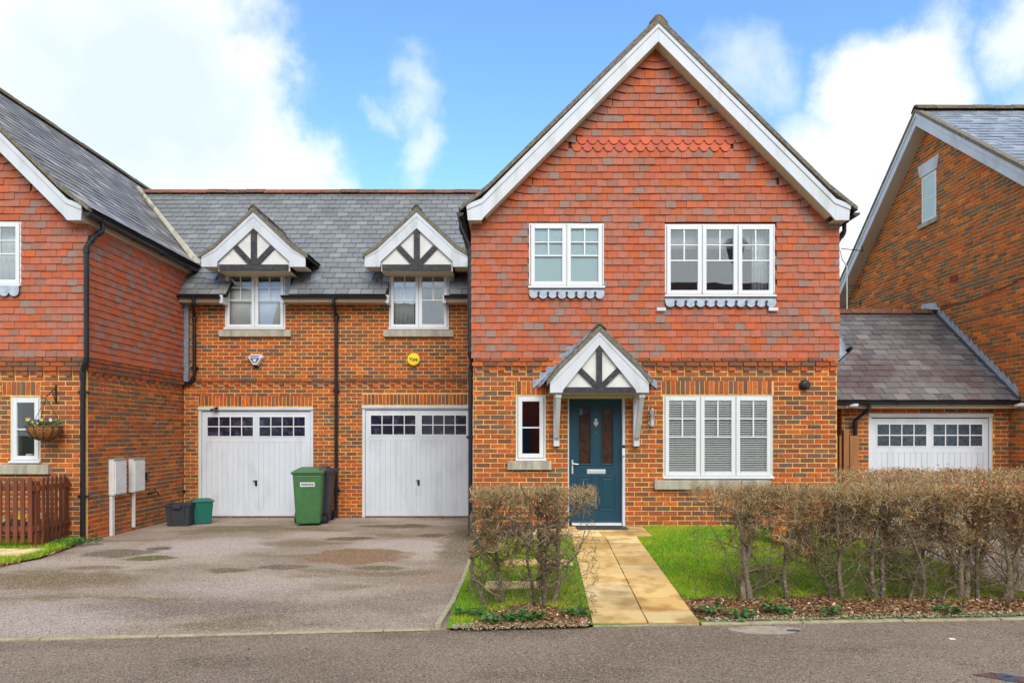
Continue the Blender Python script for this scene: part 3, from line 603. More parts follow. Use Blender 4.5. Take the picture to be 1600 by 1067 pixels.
def tile_gable(root, wall, cx, hw, zb, zs, yc, holes, seed, side_x=None, side_y1=None, club=None, vis=None, side_l=None):
    """tile hanging on the front (plane Y=yc) up into the gable; and on one side wall"""
    P = Pieces(wall, 'hung_tile', 'tile', t_tile, seed=seed, vis=vis); GA = .1115
    base_t = .05
    def rng(v):
        z = zb + v
        if z < zs: return (cx - hw, cx + hw)
        w = min(hw, (7.80 + DZ - z) / .985)
        w = w - .32 if w > .5 else 0
        return (cx - w, cx + w) if w > 0 else []
    Hh = [(a, b, c - zb, d - zb) for a, b, c, d in holes]
    field(P, (0, yc - .022, zb), (1, 0, 0), (0, 0, 1), (0, -1, 0), 0, 7.6 + DZ - zb, GA, .165, rng, th=.017, gap=.004, vgap=0, holes=Hh + (club or []), tilt=.14, overlap=.035, stag=.5, jit=.0035, minw=.04)
    # splayed cut tiles beside the verge
    r = 0
    mbv = MB()
    while True:
        v = (r + .5) * GA; z = zb + v; r += 1
        if z < zs: continue
        w = min(hw, (7.80 + DZ - z) / .985)
        if w < .07: break
        for sg in (-1, 1):
            st = [(w - .32, w - .13), (w - .13, w + .06)] if w > .5 else [(0, w + .06)]
            for k, (xa, xb) in enumerate(st):
                za = zb + (r - 1) * GA; k2 = k if len(st) > 1 else 1
                dz0, dz1 = k2 * .035, .035 + k2 * .05; t = rnd.random(); yb_, yt_ = yc - .046 - rnd.random() * .004, yc - .024; zt = za + GA + .05
                lim = lambda z_: (7.90 + DZ - z_) / .985
                xo = [xa + .002, xb - .002, min(xb + .03, lim(zt + dz1)), xa + (.0 if k == 0 else .03)]
                xo[1] = min(xo[1], lim(za + dz1)); xo[3] = min(xo[3], xo[2])
                p = [(cx + sg * xo[0], yb_, za + dz0), (cx + sg * xo[1], yb_, za + dz1), (cx + sg * xo[2], yt_, zt + dz1), (cx + sg * xo[3], yt_, zt + dz0)]
                q = [(a_, b_ + .012, c_) for a_, b_, c_ in p]
                mbt = MB(); mbt.hexa([p[0], p[1], q[1], q[0], p[3], p[2], q[2], q[3]], int(t * 24) / 24 + .5 / 24)
                mbt.build('verge_tile', 'tile', wall)
    if side_x is not None:
        field(P, (side_x + .022, 0, zb), (0, 1, 0), (0, 0, 1), (1, 0, 0), 0, 4.95 + DZ - zb, GA, .165, lambda v: (yc - .03, side_y1), th=.013, gap=.003, vgap=0, tilt=.12, overlap=.035, jit=.003)
    if side_l is not None:
        field(P, (side_l - .022, 0, zb), (0, 1, 0), (0, 0, 1), (-1, 0, 0), 0, 4.95 + DZ - zb, GA, .165, lambda v: (yc - .03, side_y1), th=.013, gap=.003, vgap=0, tilt=.12, overlap=.035, jit=.003)
    P.finish()
    return P
def brick_front(P, x0, x1, z0, z1, y, holes, soldiers=(), dentil=None):
    hs = list(holes) + [(a, b, c, c + .225) for (a, b, c) in soldiers]
    if dentil: hs.append((x0 - 1, x1 + 1, dentil, dentil + .075))
    zz = z0 % .075
    field(P, (0, y, zz), (1, 0, 0), (0, 0, 1), (0, -1, 0), z0 - zz, z1 - zz, .075, .225, lambda v: (x0, x1), holes=[(a, b, c - zz, d - zz) for a, b, c, d in hs], jit=.0025, gap=.010, vgap=.0105)
    for (a, b, c) in soldiers:
        field(P, (0, y, c), (1, 0, 0), (0, 0, 1), (0, -1, 0), 0, .225, .225, .0752, lambda v: (a, b), holes=(), jit=.002, gap=.010, vgap=.012, stag=0)
    if dentil:
        field(P, (0, y, dentil), (1, 0, 0), (0, 0, 1), (0, -1, 0), 0, .075, .075, .1125, lambda v: (x0, x1), jit=.001, stag=0, proud=lambda r, k: .024 if k % 2 else -.002, gap=.006, vgap=.008)

# ---- main house
CX, HW, YF = 2.235, 2.84, 10.6
house = thing('gabled_house', 'gabled house with red tile hanging, teal front door and timbered porch canopy', 'house', (CX, YF, .2), 'red brick and tile houses of the row')
X0, X1 = CX - HW, CX + HW
W3 = (2.365, 4.075, PZ(746.5, 100), PZ(617.5, 100)); W4 = (.065, .525, PZ(718.5, 100), PZ(618, 100)); DR = (.875, 1.765, .14, PZ(613, 100))
W1 = (.265, 1.435, PZ(450, 100), PZ(349.5, 100)); W2 = (2.385, 4.10, PZ(463.5, 100), PZ(351, 100))
ZT = PZ(560, 100)
w = MB()
lowh = [W3, W4, DR]
cells(w, X0, X1, 0, ZT + .02, lowh, lambda a, b, c, d: w.box(a, b, YF, YF + .25, c, d))
w.box(X0, X0 + .25, YF + .25, 18.4, 0, 5.0); w.box(X1 - .25, X1, YF + .25, 18.4, 0, 5.0); w.box(X0, X1, 18.4, 18.6, 0, 5.0)
w.box(X0 + .25, X1 - .25, YF + .25, 18.4, .16, .2); w.box(X0 + .25, X1 - .25, YF + .25, 18.4, 2.62, 2.82); w.box(X0 + .25, X1 - .25, YF + .25, 18.4, 4.98, 5.0)
wall = w.build('wall', 'mortar', house)
w = MB(); w2 = [W1, W2]
cells(w, X0 + .0, X1, ZT + .02, 5.0, w2, lambda a, b, c, d: w.box(a, b, YF - .012, YF + .25, c, d))
w.py([(X0, 5.0), (X1, 5.0), (X1 - .02, 5.02), (CX, 7.74 + DZ), (X0 + .02, 5.02)], YF - .012, YF + .2)
w.build('tile_batten_wall', 'tileback', house)
w = MB()
for (a, b, c, d) in [(X0 + .26, X1 - .26, .2, 2.62), (X0 + .26, X1 - .26, 2.82, 4.98)]: w.box(a, b, 13.4, 13.45, c, d)
w.box(1.9, 1.98, YF + .25, 13.4, .2, 2.62); w.box(1.9, 1.98, YF + .25, 13.4, 2.82, 4.98); w.build('inside_wall', 'room', house)
B = Pieces(wall, 'brick', 'brick', t_brick, seed=3, vis=lambda c, px, py: not (740 < px < 930 and py > 765) and not (1080 < px and py > 765))
brick_front(B, X0, X1, 0.0, ZT - .01, YF, lowh, [(.04, .57, W4[3] + .008), (2.335, 4.085, W3[3] + .008)], dentil=2.625)
brick_front(B, X0 - .02, X1 + .02, 2.70, 2.775, YF - .035, [])
brick_front(B, X0, X1, 2.775, 2.85, YF - .03, [])
field(B, (X0, 0, 0), (0, 1, 0), (0, 0, 1), (-1, 0, 0), 0, 2.85, .075, .225, lambda v: (YF + .03, 13.7))
field(B, (X1, 0, 0), (0, 1, 0), (0, 0, 1), (1, 0, 0), 0, 2.85, .075, .225, lambda v: (YF + .03, 14.5))
B.finish()
cz0, cz1 = PZ(236, 100) - 0.0, PZ(214, 100); r0 = round((cz0 - ZT) / .1115)
clubh = [(PX(893, 100), PX(1145, 100), r0 * .1115 - .001, (r0 + 2) * .1115 + .001)]
# the plain field leaves these two rows out; scalloped tiles fill them
tile_gable(house, wall, CX, HW + .03, ZT, PZ(330, 100), YF, w2, 11, club=clubh, side_l=X0 - .0, side_y1=14.2)
def club_row(r, x0, x1, off):
    z0 = ZT + r * .1115; x = x0 + off
    while x < x1 - .05:
        m = MB(); wd = .165; pts = [(-wd / 2, .05), (-wd / 2, .16), (wd / 2, .16), (wd / 2, .05), (wd * .32, .028)]
        pts = [(-wd * .497, .045), (-wd * .497, .155), (wd * .497, .155), (wd * .497, .045), (wd * .40, .045)] + [(wd * .40 * math.cos(a), .045 - .062 * math.sin(a)) for a in [math.pi * k / 8 for k in range(1, 8)]] + [(-wd * .40, .045)]
        v = []
        for dy in (0, .012):
            for (px_, pz_) in pts: v.append((x + wd / 2 + px_, YF - .048 + dy + (pz_ + .02) * .16, z0 + pz_))
        n = len(pts); m.add(v, [tuple(range(n)), tuple(range(2 * n - 1, n - 1, -1))] + [(i, (i + 1) % n, n + (i + 1) % n, n + i) for i in range(n)], rnd.random()); m.build('scalloped_tile', 'club', wall); x += wd
club_row(r0, clubh[0][0], clubh[0][1], 0); club_row(r0 + 1, clubh[0][0], clubh[0][1], .08)
gable_roof(house, CX, 10.35, 18.7, 'slate', 5)
w = MB(); 
W1o = window(house, *W1[:2], *W1[2:], YF - .02, 2, 'six', 'glass_low', backing='frost')
W2o = window(house, *W2[:2], *W2[2:], YF - .02, 3, 'six', 'glass')
W3o = window(house, *W3[:2], *W3[2:], YF + .01, 3, 'six', 'glass_low')
W4o = window(house, *W4[:2], *W4[2:], YF + .01, 1, 'one', 'glass')
sill(house, PX(1024, 101), PX(1090, 101) + 1.15, PZ(765, 101), PZ(751, 101), YF - .07, YF + .05)
sill(house, PX(793, 101), PX(862, 101), PZ(734, 101), PZ(721, 101), YF - .07, YF + .05)
def lead_apron(x0, x1, zt, drop=.125):
    m = MB(); m.px([(YF - .03, zt), (YF - .075, zt - .10), (YF - .03, zt - .10)], x0, x1); ap = m.build('lead_apron', 'lead', house)
    n = round((x1 - x0) / .155); wd = (x1 - x0) / n
    for i in range(n):
        c = x0 + (i + .5) * wd; m = MB(); h = rnd.uniform(.0, .012)
        pts = [(c - wd / 2, zt - .06), (c + wd / 2, zt - .06)] + [(c + wd / 2 * math.cos(a), zt - .085 - (.075 + h) * math.sin(a)) for a in [math.pi * k / 8 for k in range(1, 8)]]
        m.py(pts, YF - .082 + h * .3, YF - .078 + h * .3); m.build('lead_scallop', 'lead_bright', ap)
    for i in range(n + 1):
        c = x0 + i * wd; m = MB(); z = zt - .085
        if i in (0, n): continue
        m.hexa([(c - .018, YF - .10, z - .022), (c + .018, YF - .10, z - .022), (c + .006, YF - .07, z - .004), (c - .006, YF - .07, z - .004), (c - .018, YF - .10, z + .022), (c + .018, YF - .10, z + .022), (c + .006, YF - .07, z + .004), (c - .006, YF - .07, z + .004)])
        m.build('lead_clip', 'timber_black', ap)
    return ap
lead_apron(W1[0], W1[1], W1[2] - .014); ap = lead_apron(W2[0] - .005, W2[1], W2[2] - .014)
for (a, b) in ((PX(1028, 101.5), PX(1042, 101.5)), (PX(1204, 101.5), PX(1219, 101.5))):
    m = MB(); m.box(a, b, YF - .085, YF - .078, PZ(485, 101), PZ(480, 101)); m.build('lead_end', 'white', ap)
# front door
def front_door():
    x0, x1, z0, z1 = .895, 1.71 - .0, PZ(816, 99.5), PZ(623.5, 99); yd = YF + .07; x1 = PX(971, 99.3)
    f = MB(); f.box(DR[0], x0 - .004, YF - .01, YF + .12, z0 - .05, DR[3]); f.box(x1 + .004, DR[1], YF - .01, YF + .12, z0 - .07, DR[3]); f.box(x0 - .004, x1 + .004, YF - .01, YF + .12, z1 + .004, DR[3]); fr = f.build('door_frame', 'white', house, bevel=.004)
    d = MB(); gx = [(PX(904.6, 99.3), PX(922.5, 99.3)), (PX(939.5, 99.3), PX(957.4, 99.3))]; gz0, gz1 = PZ(724.3, 99.3), PZ(637.8, 99.3)
    hs = [(a, b, gz0, gz1) for a, b in gx]
    cells(d, x0, x1, z0, z1, hs, lambda a, b, c, e: d.box(a, b, yd, yd + .045, c, e)); dr = d.build('front_door', 'door', house)
    for (a, b) in gx:
        g = MB(); g.box(a, b, yd + .018, yd + .024, gz0, gz1); g.build('pane', 'glass_door', dr)
        s = MB(); q = .018
        s.box(a - q, a, yd - .012, yd + .015, gz0 - q, gz1 + q); s.box(b, b + q, yd - .012, yd + .015, gz0 - q, gz1 + q); s.box(a, b, yd - .012, yd + .015, gz1, gz1 + q); s.box(a, b, yd - .012, yd + .015, gz0 - q, gz0); s.build('glazing_bead', 'door', dr, bevel=.005)
    for (a, b) in ((PX(901, 99.3), PX(925, 99.3)), (PX(936.5, 99.3), PX(961, 99.3))):
        za, zb = PZ(797, 99.3), PZ(743, 99.3)
        s = MB(); q = .012
        for (u, v, c, e) in ((a, a + q, za, zb), (b - q, b, za, zb), (a + q, b - q, zb - q, zb), (a + q, b - q, za, za + q)): s.box(u, v, yd - .009, yd - .0005, c, e)
        s.box(a + .05, b - .05, yd - .008, yd - .0005, za + .05, zb - .05); s.build('moulded_panel', 'door', dr, bevel=.004)
    l = MB(); l.box(PX(917, 99.3), PX(946, 99.3), yd - .012, yd - .0005, PZ(740, 99.3), PZ(733, 99.3)); l.box(PX(919, 99.3), PX(944, 99.3), yd - .017, yd - .0125, PZ(738.7, 99.3), PZ(734.4, 99.3)); l.build('letterbox', 'silver', dr, bevel=.003)
    kx, kz = PX(931, 99.3), PZ(661, 99.3); k = MB(); k.lathe_y([(.012, yd - .001), (.02, yd - .012), (.012, yd - .022)], kx, kz + .055, 12); k.tube([(kx + .03 * math.sin(a), yd - .018, kz + .0 - .036 * math.cos(a)) for a in [2 * math.pi * i / 16 for i in range(17)]], .006, 8); k.lathe_y([(.018, yd - .001), (.022, yd - .012), (.010, yd - .02)], kx, kz - .002, 12); k.tube([(kx, yd - .012, kz - .03), (kx, yd - .012, kz - .06)], .006, 8); k.build('door_knocker', 'silver', dr)
    k = MB(); k.lathe_y([(.010, yd - .001), (.010, yd - .01)], kx, PZ(675.5, 99.3), 12); k.build('spy_hole', 'chrome', dr)
    hx = PX(894.3, 99.3); k = MB(); k.box(hx - .012, hx + .012, yd - .012, yd - .001, PZ(740, 99.3), PZ(718, 99.3)); k.tube([(hx, yd - .01, PZ(724, 99.3)), (hx, yd - .05, PZ(724, 99.3)), (hx + .09, yd - .05, PZ(725, 99.3))], .009, 8); k.build('door_handle', 'silver', dr)
    t = MB(); t.box(DR[0] + .06, DR[1] - .055, YF - .03, YF + .12, z0 - .035, z0 - .003); t.build('threshold', 'upvc', fr)
    s = MB(); s.box(gx[0][0] + .004, gx[0][0] + .06, yd + .0155, yd + .0175, PZ(648, 99), PZ(638.5, 99)); s.build('door_sticker', 'greyprint', dr)
front_door()
m = MB(); m.box(.98, 1.75, 10.18, 10.5, gz(1, 10.3) + .017, gz(1, 10.3) + .03); tag(m.build('doormat', 'gunmetal', None, bevel=.004), 'thin dark grey doormat lying on the slab before the teal door', 'doormat')

def half_timber_gable(root, cx, yf, s, pts, holder_name, roof_y1, roof_top, timber, beam_half, beam_z, post_w, diag, tymp_half):
    """decorated gable: bargeboards, render panel, black timbers. pts: half outline of the white board"""
    for sg in (-1, 1):
        b = MB(); b.py([(cx + sg * x, z) for x, z in pts], yf, yf + .028); bo = b.build('bargeboard', 'white', root, bevel=.003)
        o = pts; k = .30
        # raised outer strip: from the outer line down k of the way
        c = [(o[0][0], o[0][1]), (o[1][0], o[1][1]), (o[2][0], o[2][1]), (o[2][0], o[2][1] * (1 - k * .8) + o[3][1] * k * .8), (o[1][0] * (1 - k) + o[4][0] * k + .0, o[1][1] * (1 - k * .8) + o[5][1] * k * .8), (0, o[0][1] * (1 - k) + o[-1][1] * k)]
        b = MB(); b.py([(cx + sg * x, z) for x, z in c], yf - .009, yf - .0005); b.build('cover_strip', 'white', bo)
        # foot box and roof slab
        f = MB(); f.box(cx + sg * (o[4][0] + .01), cx + sg * (o[3][0] - .01), yf + .029, yf + .42, o[3][1] + .004, o[3][1] + .02); f.build('soffit', 'cream', root)
        r = MB(); T = roof_top
        r.py([(cx + sg * x, z) for x, z in T] + [(cx + sg * x, z - .06) for x, z in reversed(T)], yf + .05, roof_y1); ro = r.build('roof', 'slateback', root)
        v = MB(); v.py([(cx + sg * x, z + .02) for x, z in T] + [(cx + sg * x, z - .055) for x, z in reversed(T)], yf - .03, yf + .07); v.build('verge', 'verge', ro)
        P = Pieces(ro, 'slate', 'slate', t_tile, seed=int(abs(cx) * 100) + sg)
        for (p, q) in zip(T, T[1:]):
            a, b2 = Vector((cx + sg * q[0], 0, q[1])), Vector((cx + sg * p[0], 0, p[1])); Vd = (b2 - a).normalized(); Nd = Vector((sg * abs(Vd.z), 0, abs(Vd.x))); L = (b2 - a).length; n = max(1, round(L / .17))
            field(P, a, (0, 1, 0), Vd, Nd, 0, L, L / n, .25, lambda v: (yf - .02, roof_y1), th=.009, gap=.005, vgap=0, tilt=.03, lift=.026, overlap=.02, jit=.002)
        P.finish()
    t = MB(); zb = beam_z[0]; ap = pts[-1][1]
    zk = pts[5][1] + .05; t.py([(cx - tymp_half, zb), (cx + tymp_half, zb), (cx + tymp_half, zk), (cx, ap + .08), (cx - tymp_half, zk)], yf + .05, yf + .09); t.build('render_panel', 'render', root)
    b = MB(); b.box(cx - beam_half, cx + beam_half, yf + .008, yf + .049, beam_z[0], beam_z[1]); b.build('timber', 'timber_black', root, bevel=.003)
    b = MB(); b.box(cx - post_w / 2, cx + post_w / 2, yf + .014, yf + .049, beam_z[1] + .002, ap + .02); b.build('timber', 'timber_black', root, bevel=.003)
    for sg in (-1, 1):
        (xa, za), (xb, zb2) = diag; d = Vector((xb - xa, zb2 - za)).normalized(); n = Vector((-d.y, d.x)) * post_w * .46
        p = [(xa + n.x, za + n.y), (xa - n.x, za - n.y), (xb - n.x, zb2 - n.y), (xb + n.x, zb2 + n.y)]
        b = MB(); b.py([(cx + sg * x, z) for x, z in p], yf + .018, yf + .048); b.build('timber', 'timber_black', root, bevel=.003)
    ridge(root, (cx, yf - .03, roof_top[0][1] + .075), (cx, roof_y1, roof_top[0][1] + .075), 'ridge_dark', w=.10, h=.09, piece=.3)

# ---- porch canopy
def canopy():
    s = 106; cx = PX(936.7, s); yf = 10.0
    root = bpy.data.objects.new('porch_canopy', None); COL.objects.link(root); root.parent = house; root.location = -house.location
    hx = .73
    pts = [(0, PZ(516.7, s)), (hx * .80, PZ(578, s)), (hx, PZ(597, s)), (hx, PZ(613.5, s)), (PX(996.5, s) - cx - .02, PZ(613.5, s)), (PX(996.5, s) - cx - .03, PZ(609, s)), (0, PZ(539, s))]
    T = [(0, PZ(511, s)), (hx * .82, PZ(573, s)), (hx + .045, PZ(597, s))]
    half_timber_gable(root, cx, yf, s, pts, None, YF - .02, T, None, PX(996, s) - cx, (PZ(613, s), PZ(604.6, s)), .085, ((.03, PZ(604, s)), (.29, PZ(577, s))), .56)
    zt = PZ(613.5, s)
    for X in (.69, 1.93):
        b = MB(); w2 = .045
        b.box(X - w2, X + w2, YF - .07, YF - .011, PZ(697, 100), zt - .02)
        b.hexa([(X - w2, YF - .10, PZ(697, 100)), (X + w2, YF - .10, PZ(697, 100)), (X + w2, YF - .071, PZ(697, 100)), (X - w2, YF - .071, PZ(697, 100)), (X - w2, YF - .10, PZ(683, 100)), (X + w2, YF - .10, PZ(683, 100)), (X + w2, YF - .071, PZ(683, 100)), (X - w2, YF - .071, PZ(683, 100))])
        b.hexa([(X - w2 * .8, YF - .16, PZ(683, 100)), (X + w2 * .8, YF - .16, PZ(683, 100)), (X + w2 * .8, YF - .071, PZ(690, 100)), (X - w2 * .8, YF - .071, PZ(690, 100)), (X - w2 * .8, yf + .06, zt - .07), (X + w2 * .8, yf + .06, zt - .07), (X + w2 * .8, yf + .15, zt - .07), (X - w2 * .8, yf + .15, zt - .07)])
        b.box(X - w2, X + w2, yf + .05, YF - .011, zt - .07, zt - .004); b.build('canopy_bracket', 'white', root, bevel=.006)
    c = MB(); c.box(.645, 1.975, yf + .10, YF - .012, zt - .002, zt + .02); c.build('canopy_ceiling', 'cream', root)
    c = MB(); c.box(.74, 1.88, YF - .06, YF - .012, zt - .06, zt - .006); c.build('canopy_header', 'cream', root)
    for sg in (-1, 1):                                   # stepped lead flashing
        n = 7; f = MB()
        for i in range(n):
            x = .97 - i * .105; z = 2.41 + i * .103; f = MB()
            f.py([(cx + sg * x, z - .06), (cx + sg * (x - .125), z + .045), (cx + sg * (x - .105), z + .10), (cx + sg * (x - .02), z + .085), (cx + sg * (x + .0), z + .06)], YF - .035 - .002 * (i % 2), YF - .03 - .002 * (i % 2)); f.build('lead_flashing', 'lead', root)
        f = MB(); f.hexa([(cx + sg * .88, YF - .12, 2.37), (cx + sg * .80, YF - .12, 2.43), (cx + sg * .06, YF - .12, 3.24), (cx + sg * .14, YF - .12, 3.16), (cx + sg * .88, YF - .036, 2.41), (cx + sg * .80, YF - .036, 2.47), (cx + sg * .06, YF - .036, 3.27), (cx + sg * .14, YF - .036, 3.20)]); f.build('lead_flashing', 'lead', root)
canopy()
# gutters and pipes of the main house
gutter(house, (CX - 3.03, 10.36, 5.06 + DZ), (CX - 3.03, 13.4, 5.05 + DZ)); gutter(house, (CX + 3.03, 10.36, 5.06 + DZ), (CX + 3.03, 18, 5.05 + DZ))
downpipe(house, [(CX - 3.03, 10.56, 5.03), (CX - 3.03, 10.56, 4.86), (X0 - .055, 10.60, 4.55), (X0 - .055, 10.60, 2.93), (X0 - .025, 10.66, 2.78), (X0 - .05, 10.68, 2.66), (X0 - .05, 10.68, .05)], brackets=[(X0 - .05, 10.68, 1.6)])
downpipe(house, [(CX + 3.03, 10.75, 5.03), (CX + 3.03, 10.75, 4.86), (X1 + .05, 10.8, 4.6), (X1 + .05, 10.8, 3.0)])

# ---- left house
CL = -9.49
lhouse = thing('gabled_house.001', 'gabled house at the left edge with red hung tiles and hanging basket', 'house', (CL, YF, 0), 'red brick and tile houses of the row')
LX0, LX1 = CL - HW, CL + HW
ZTL = PZ(560.5, 98)
LW1 = (-9.60, PX(35, 100), PZ(447, 100), PZ(347, 100)); LW4 = (PX(16.5, 100), PX(63, 100), PZ(722, 100), PZ(620, 100))
w = MB(); cells(w, LX0, LX1, -.1, ZTL + .02, [LW4], lambda a, b, c, d: w.box(a, b, YF, YF + .25, c, d))
w.box(LX0, LX0 + .25, YF + .25, 18.4, -.1, 5.0); w.box(LX1 - .25, LX1, YF + .25, 18.4, -.1, 5.0); w.box(LX0, LX1, 18.4, 18.6, -.1, 5.0)
w.box(LX0 + .25, LX1 - .25, YF + .25, 18.4, .16, .2); w.box(LX0 + .25, LX1 - .25, YF + .25, 18.4, 2.62, 2.82); w.box(LX0 + .25, LX1 - .25, YF + .25, 18.4, 4.98, 5.0)
lwall = w.build('wall', 'mortar', lhouse)
w = MB(); cells(w, LX0, LX1, ZTL + .02, 5.0, [LW1], lambda a, b, c, d: w.box(a, b, YF - .012, YF + .25, c, d)); w.box(LX1 - .1, LX1 + .012, YF + .26, 13.75, ZTL + .02, 4.98)
w.py([(LX0, 5.0), (LX1, 5.0), (LX1 - .02, 5.02), (CL, 7.74 + DZ), (LX0 + .02, 5.02)], YF - .012, YF + .2)
w.build('tile_batten_wall', 'tileback', lhouse)
w = MB(); w.box(LX0 + .26, LX1 - .26, 13.4, 13.45, .2, 2.62); w.box(LX0 + .26, LX1 - .26, 13.4, 13.45, 2.82, 4.98); w.build('inside_wall', 'room', lhouse)
B = Pieces(lwall, 'brick', 'brick', t_brick, seed=8)
brick_front(B, LX0, LX1, -.075, ZTL - .01, YF, [LW4], [(PX(4, 100), PX(63, 100), LW4[3] + .02)], dentil=2.55)
brick_front(B, LX0 - .02, LX1 + .035, 2.625, 2.70, YF - .035, []); brick_front(B, LX0, LX1 + .03, 2.70, 2.775, YF - .03, []); brick_front(B, LX0, LX1 + .03, 2.775, 2.85, YF - .03, [])
O = (LX1, 0, 0)
field(B, (LX1, 0, -.075), (0, 1, 0), (0, 0, 1), (1, 0, 0), 0, 2.625, .075, .225, lambda v: (YF + .03, 13.76), jit=.0025)
field(B, (LX1, 0, 2.55), (0, 1, 0), (0, 0, 1), (1, 0, 0), 0, .075, .075, .1125, lambda v: (YF + .03, 13.76), stag=0, proud=lambda r, k: .024 if k % 2 else 0, gap=.006)
field(B, (LX1 + .033, 0, 2.625), (0, 1, 0), (0, 0, 1), (1, 0, 0), 0, .225, .075, .225, lambda v: (YF + .0, 13.76))
B.finish()
tile_gable(lhouse, lwall, CL, HW + .03, ZTL, PZ(330, 100), YF, [LW1], 21, side_x=LX1 + .012, side_y1=13.72, vis=lambda c, px, py: c.y < 13.7)
gable_roof(lhouse, CL, 10.35, 19.5, 'slate_left', 15, sides=(1,))
window(lhouse, *LW1[:2], *LW1[2:], YF - .02, 3, 'six', 'glass'); window(lhouse, *LW4[:2], *LW4[2:], YF + .01, 1, 'one', 'glass_low')
sill(lhouse, PX(-12, 101), PX(72.5, 101), PZ(741, 101), PZ(726, 101), YF - .07, YF + .05)
n = 10
for i in range(n):
    c = LW1[1] - (i + .5) * .155; m = MB(); zt = LW1[2] - .014
    m.py([(c - .0775, zt), (c + .0775, zt)] + [(c + .0775 * math.cos(a), zt - .085 - .075 * math.sin(a)) for a in [math.pi * k / 8 for k in range(0, 9)]], YF - .082, YF - .076); m.build('lead_scallop', 'lead_bright', lhouse)
gutter(lhouse, (CL + 3.0, 10.34, 5.06 + DZ), (CL + 3.0, 13.95, 5.04 + DZ), r=.06)
downpipe(lhouse, [(CL + 3.0, 10.75, 5.02), (CL + 3.0, 10.75, 4.86), (CL + 2.93, 10.64, 4.74), (LX1 + .05, 10.52, 4.55), (LX1 + .05, 10.52, 2.84), (LX1 + .03, 10.52, 2.74), (LX1 - .02, 10.54, 2.62), (LX1 - .02, 10.54, -.02)], r=.037, brackets=[(LX1 - .02, 10.54, 2.30), (LX1 - .02, 10.54, .68)])
m = MB(); m.box(LX1 + .02, LX1 + .13, 13.66, 13.74, 2.70, 4.40); m.build('lead_flashing', 'lead', lhouse)
# lead and valley where the roofs meet
m = MB(); m.hexa([(CL + 2.95, 13.95, 5.16), (CL + 3.09, 13.90, 5.14), (CL + .60, 16.12, 7.50), (CL + .50, 16.2, 7.52), (CL + 2.95, 14.0, 5.20), (CL + 3.09, 13.95, 5.18), (CL + .60, 16.16, 7.54), (CL + .50, 16.24, 7.56)]); m.build('valley', 'stone', lhouse)

# ---- garage link block
YG = 13.77; SG = FPX / YG
gb = thing('garage_block', 'low brick block with two white garage doors and two dormers between the gabled houses', 'garage block', (-3.6, YG, 0))
GX0, GX1 = LX1, X0
gd = [(PX(310, SG), PX(489, SG), -.1, PZ(636, SG)), (PX(566, SG), PX(741.5, SG), -.1, PZ(633.5, SG))]
dw = [(PX(352.5, SG), PX(446, SG), PZ(514.5, SG), PZ(424, SG)), (PX(608.5, SG), PX(701, SG), PZ(514.5, SG), PZ(424, SG))]
ZE = PZ(476, SG)
w = MB(); cells(w, GX0, GX1, -.1, ZE, gd + dw, lambda a, b, c, d: w.box(a, b, YG, YG + .22, c, d)); w.box(GX0, GX1, 18.3, 18.5, -.1, 4.2); w.box(GX0, GX1, YG + .22, 18.3, 2.4, 2.6); w.box(GX0, GX1, YG + 1.7, YG + 1.75, 2.6, 5.4)
gwall = w.build('wall', 'mortar', gb)
zs1, zs2 = gd[0][3] + .012, gd[1][3] + .012
B = Pieces(gwall, 'brick', 'brick', t_brick, seed=14, vis=lambda c, px, py: not (735 < px))
ZD = PZ(597, SG) - .04
for (a, b) in ((-.075, ZD - 0),):
    brick_front(B, GX0, GX1, -.075, 2.70, YG, gd + dw, [(gd[0][0], gd[0][1] - .01, zs1), (gd[1][0], gd[1][1] + .0, zs2)], dentil=2.625)
brick_front(B, GX0, GX1, 2.70, 2.775, YG - .03, gd + dw); brick_front(B, GX0, GX1, 2.775, ZE, YG, gd + dw)
B.finish()
# main roof of the block
RE = Vector((0, 13.45, PZ(461, 78.8))); RR = Vector((0, 16.2, PZ(302, FPX / 16.2))); Vd = (RR - RE).normalized(); Nd = Vector((0, -Vd.z, Vd.y)); LR = (RR - RE).length
m = MB()
dormc = [(PX(395.8, 80), 13.25), (PX(651, 80), 13.25)]
def zat(y): return RE.z + (y - RE.y) * Vd.z / Vd.y
# deck with slots for the dormer windows
holes = [(c - .62, c + .62, -.02, .50) for c, _ in dormc]
gr = MB(); 
def deck(a, b, c, d):
    p = [RE + Vector((x, 0, 0)) + Vd * v for x, v in ((a, c), (b, c), (b, d), (a, d))]; gr.hexa([q - Nd * .06 for q in p] + [q for q in p])
cells(gr, GX0 - 2.4, CX - .35, 0, LR, holes, deck); 
gr.hexa([(GX0 - 2.4, RR.y, RR.z - .06), (CX - .35, RR.y, RR.z - .06), (GX1 + .1, 18.9, 4.45), (GX0 - 2.4, 18.9, 4.45), (GX0 - 2.4, RR.y, RR.z), (CX - .35, RR.y, RR.z), (GX1 + .1, 18.9, 4.5), (GX0 - 2.4, 18.9, 4.5)])
groof = gr.build('roof', 'slateback', gb)
P = Pieces(groof, 'slate', 'slate', t_tile, seed=31)
def grng(v):
    z = RE.z + v * Vd.z; x = CL + (7.96 - z) / .973 - .05 if z > 5.0 else LX1 + .0
    return (max(x, CL), max(GX1 + .02, CX - (7.96 - z) / .973 + .08) if z > 5.0 else GX1)
field(P, RE, (1, 0, 0), Vd, Nd, 0, LR, LR / 22, .25, grng, th=.016, gap=.009, vgap=0, holes=[(a, b, -1, .52) for a, b, c, d in holes], tilt=.075, lift=.014, overlap=.025, jit=.002)
P.finish()
ridge(gb, (CL + .45, 16.2, RR.z + .09), (CX - .45, 16.2, RR.z + .09), 'ridge', w=.13, h=.10, piece=.45)
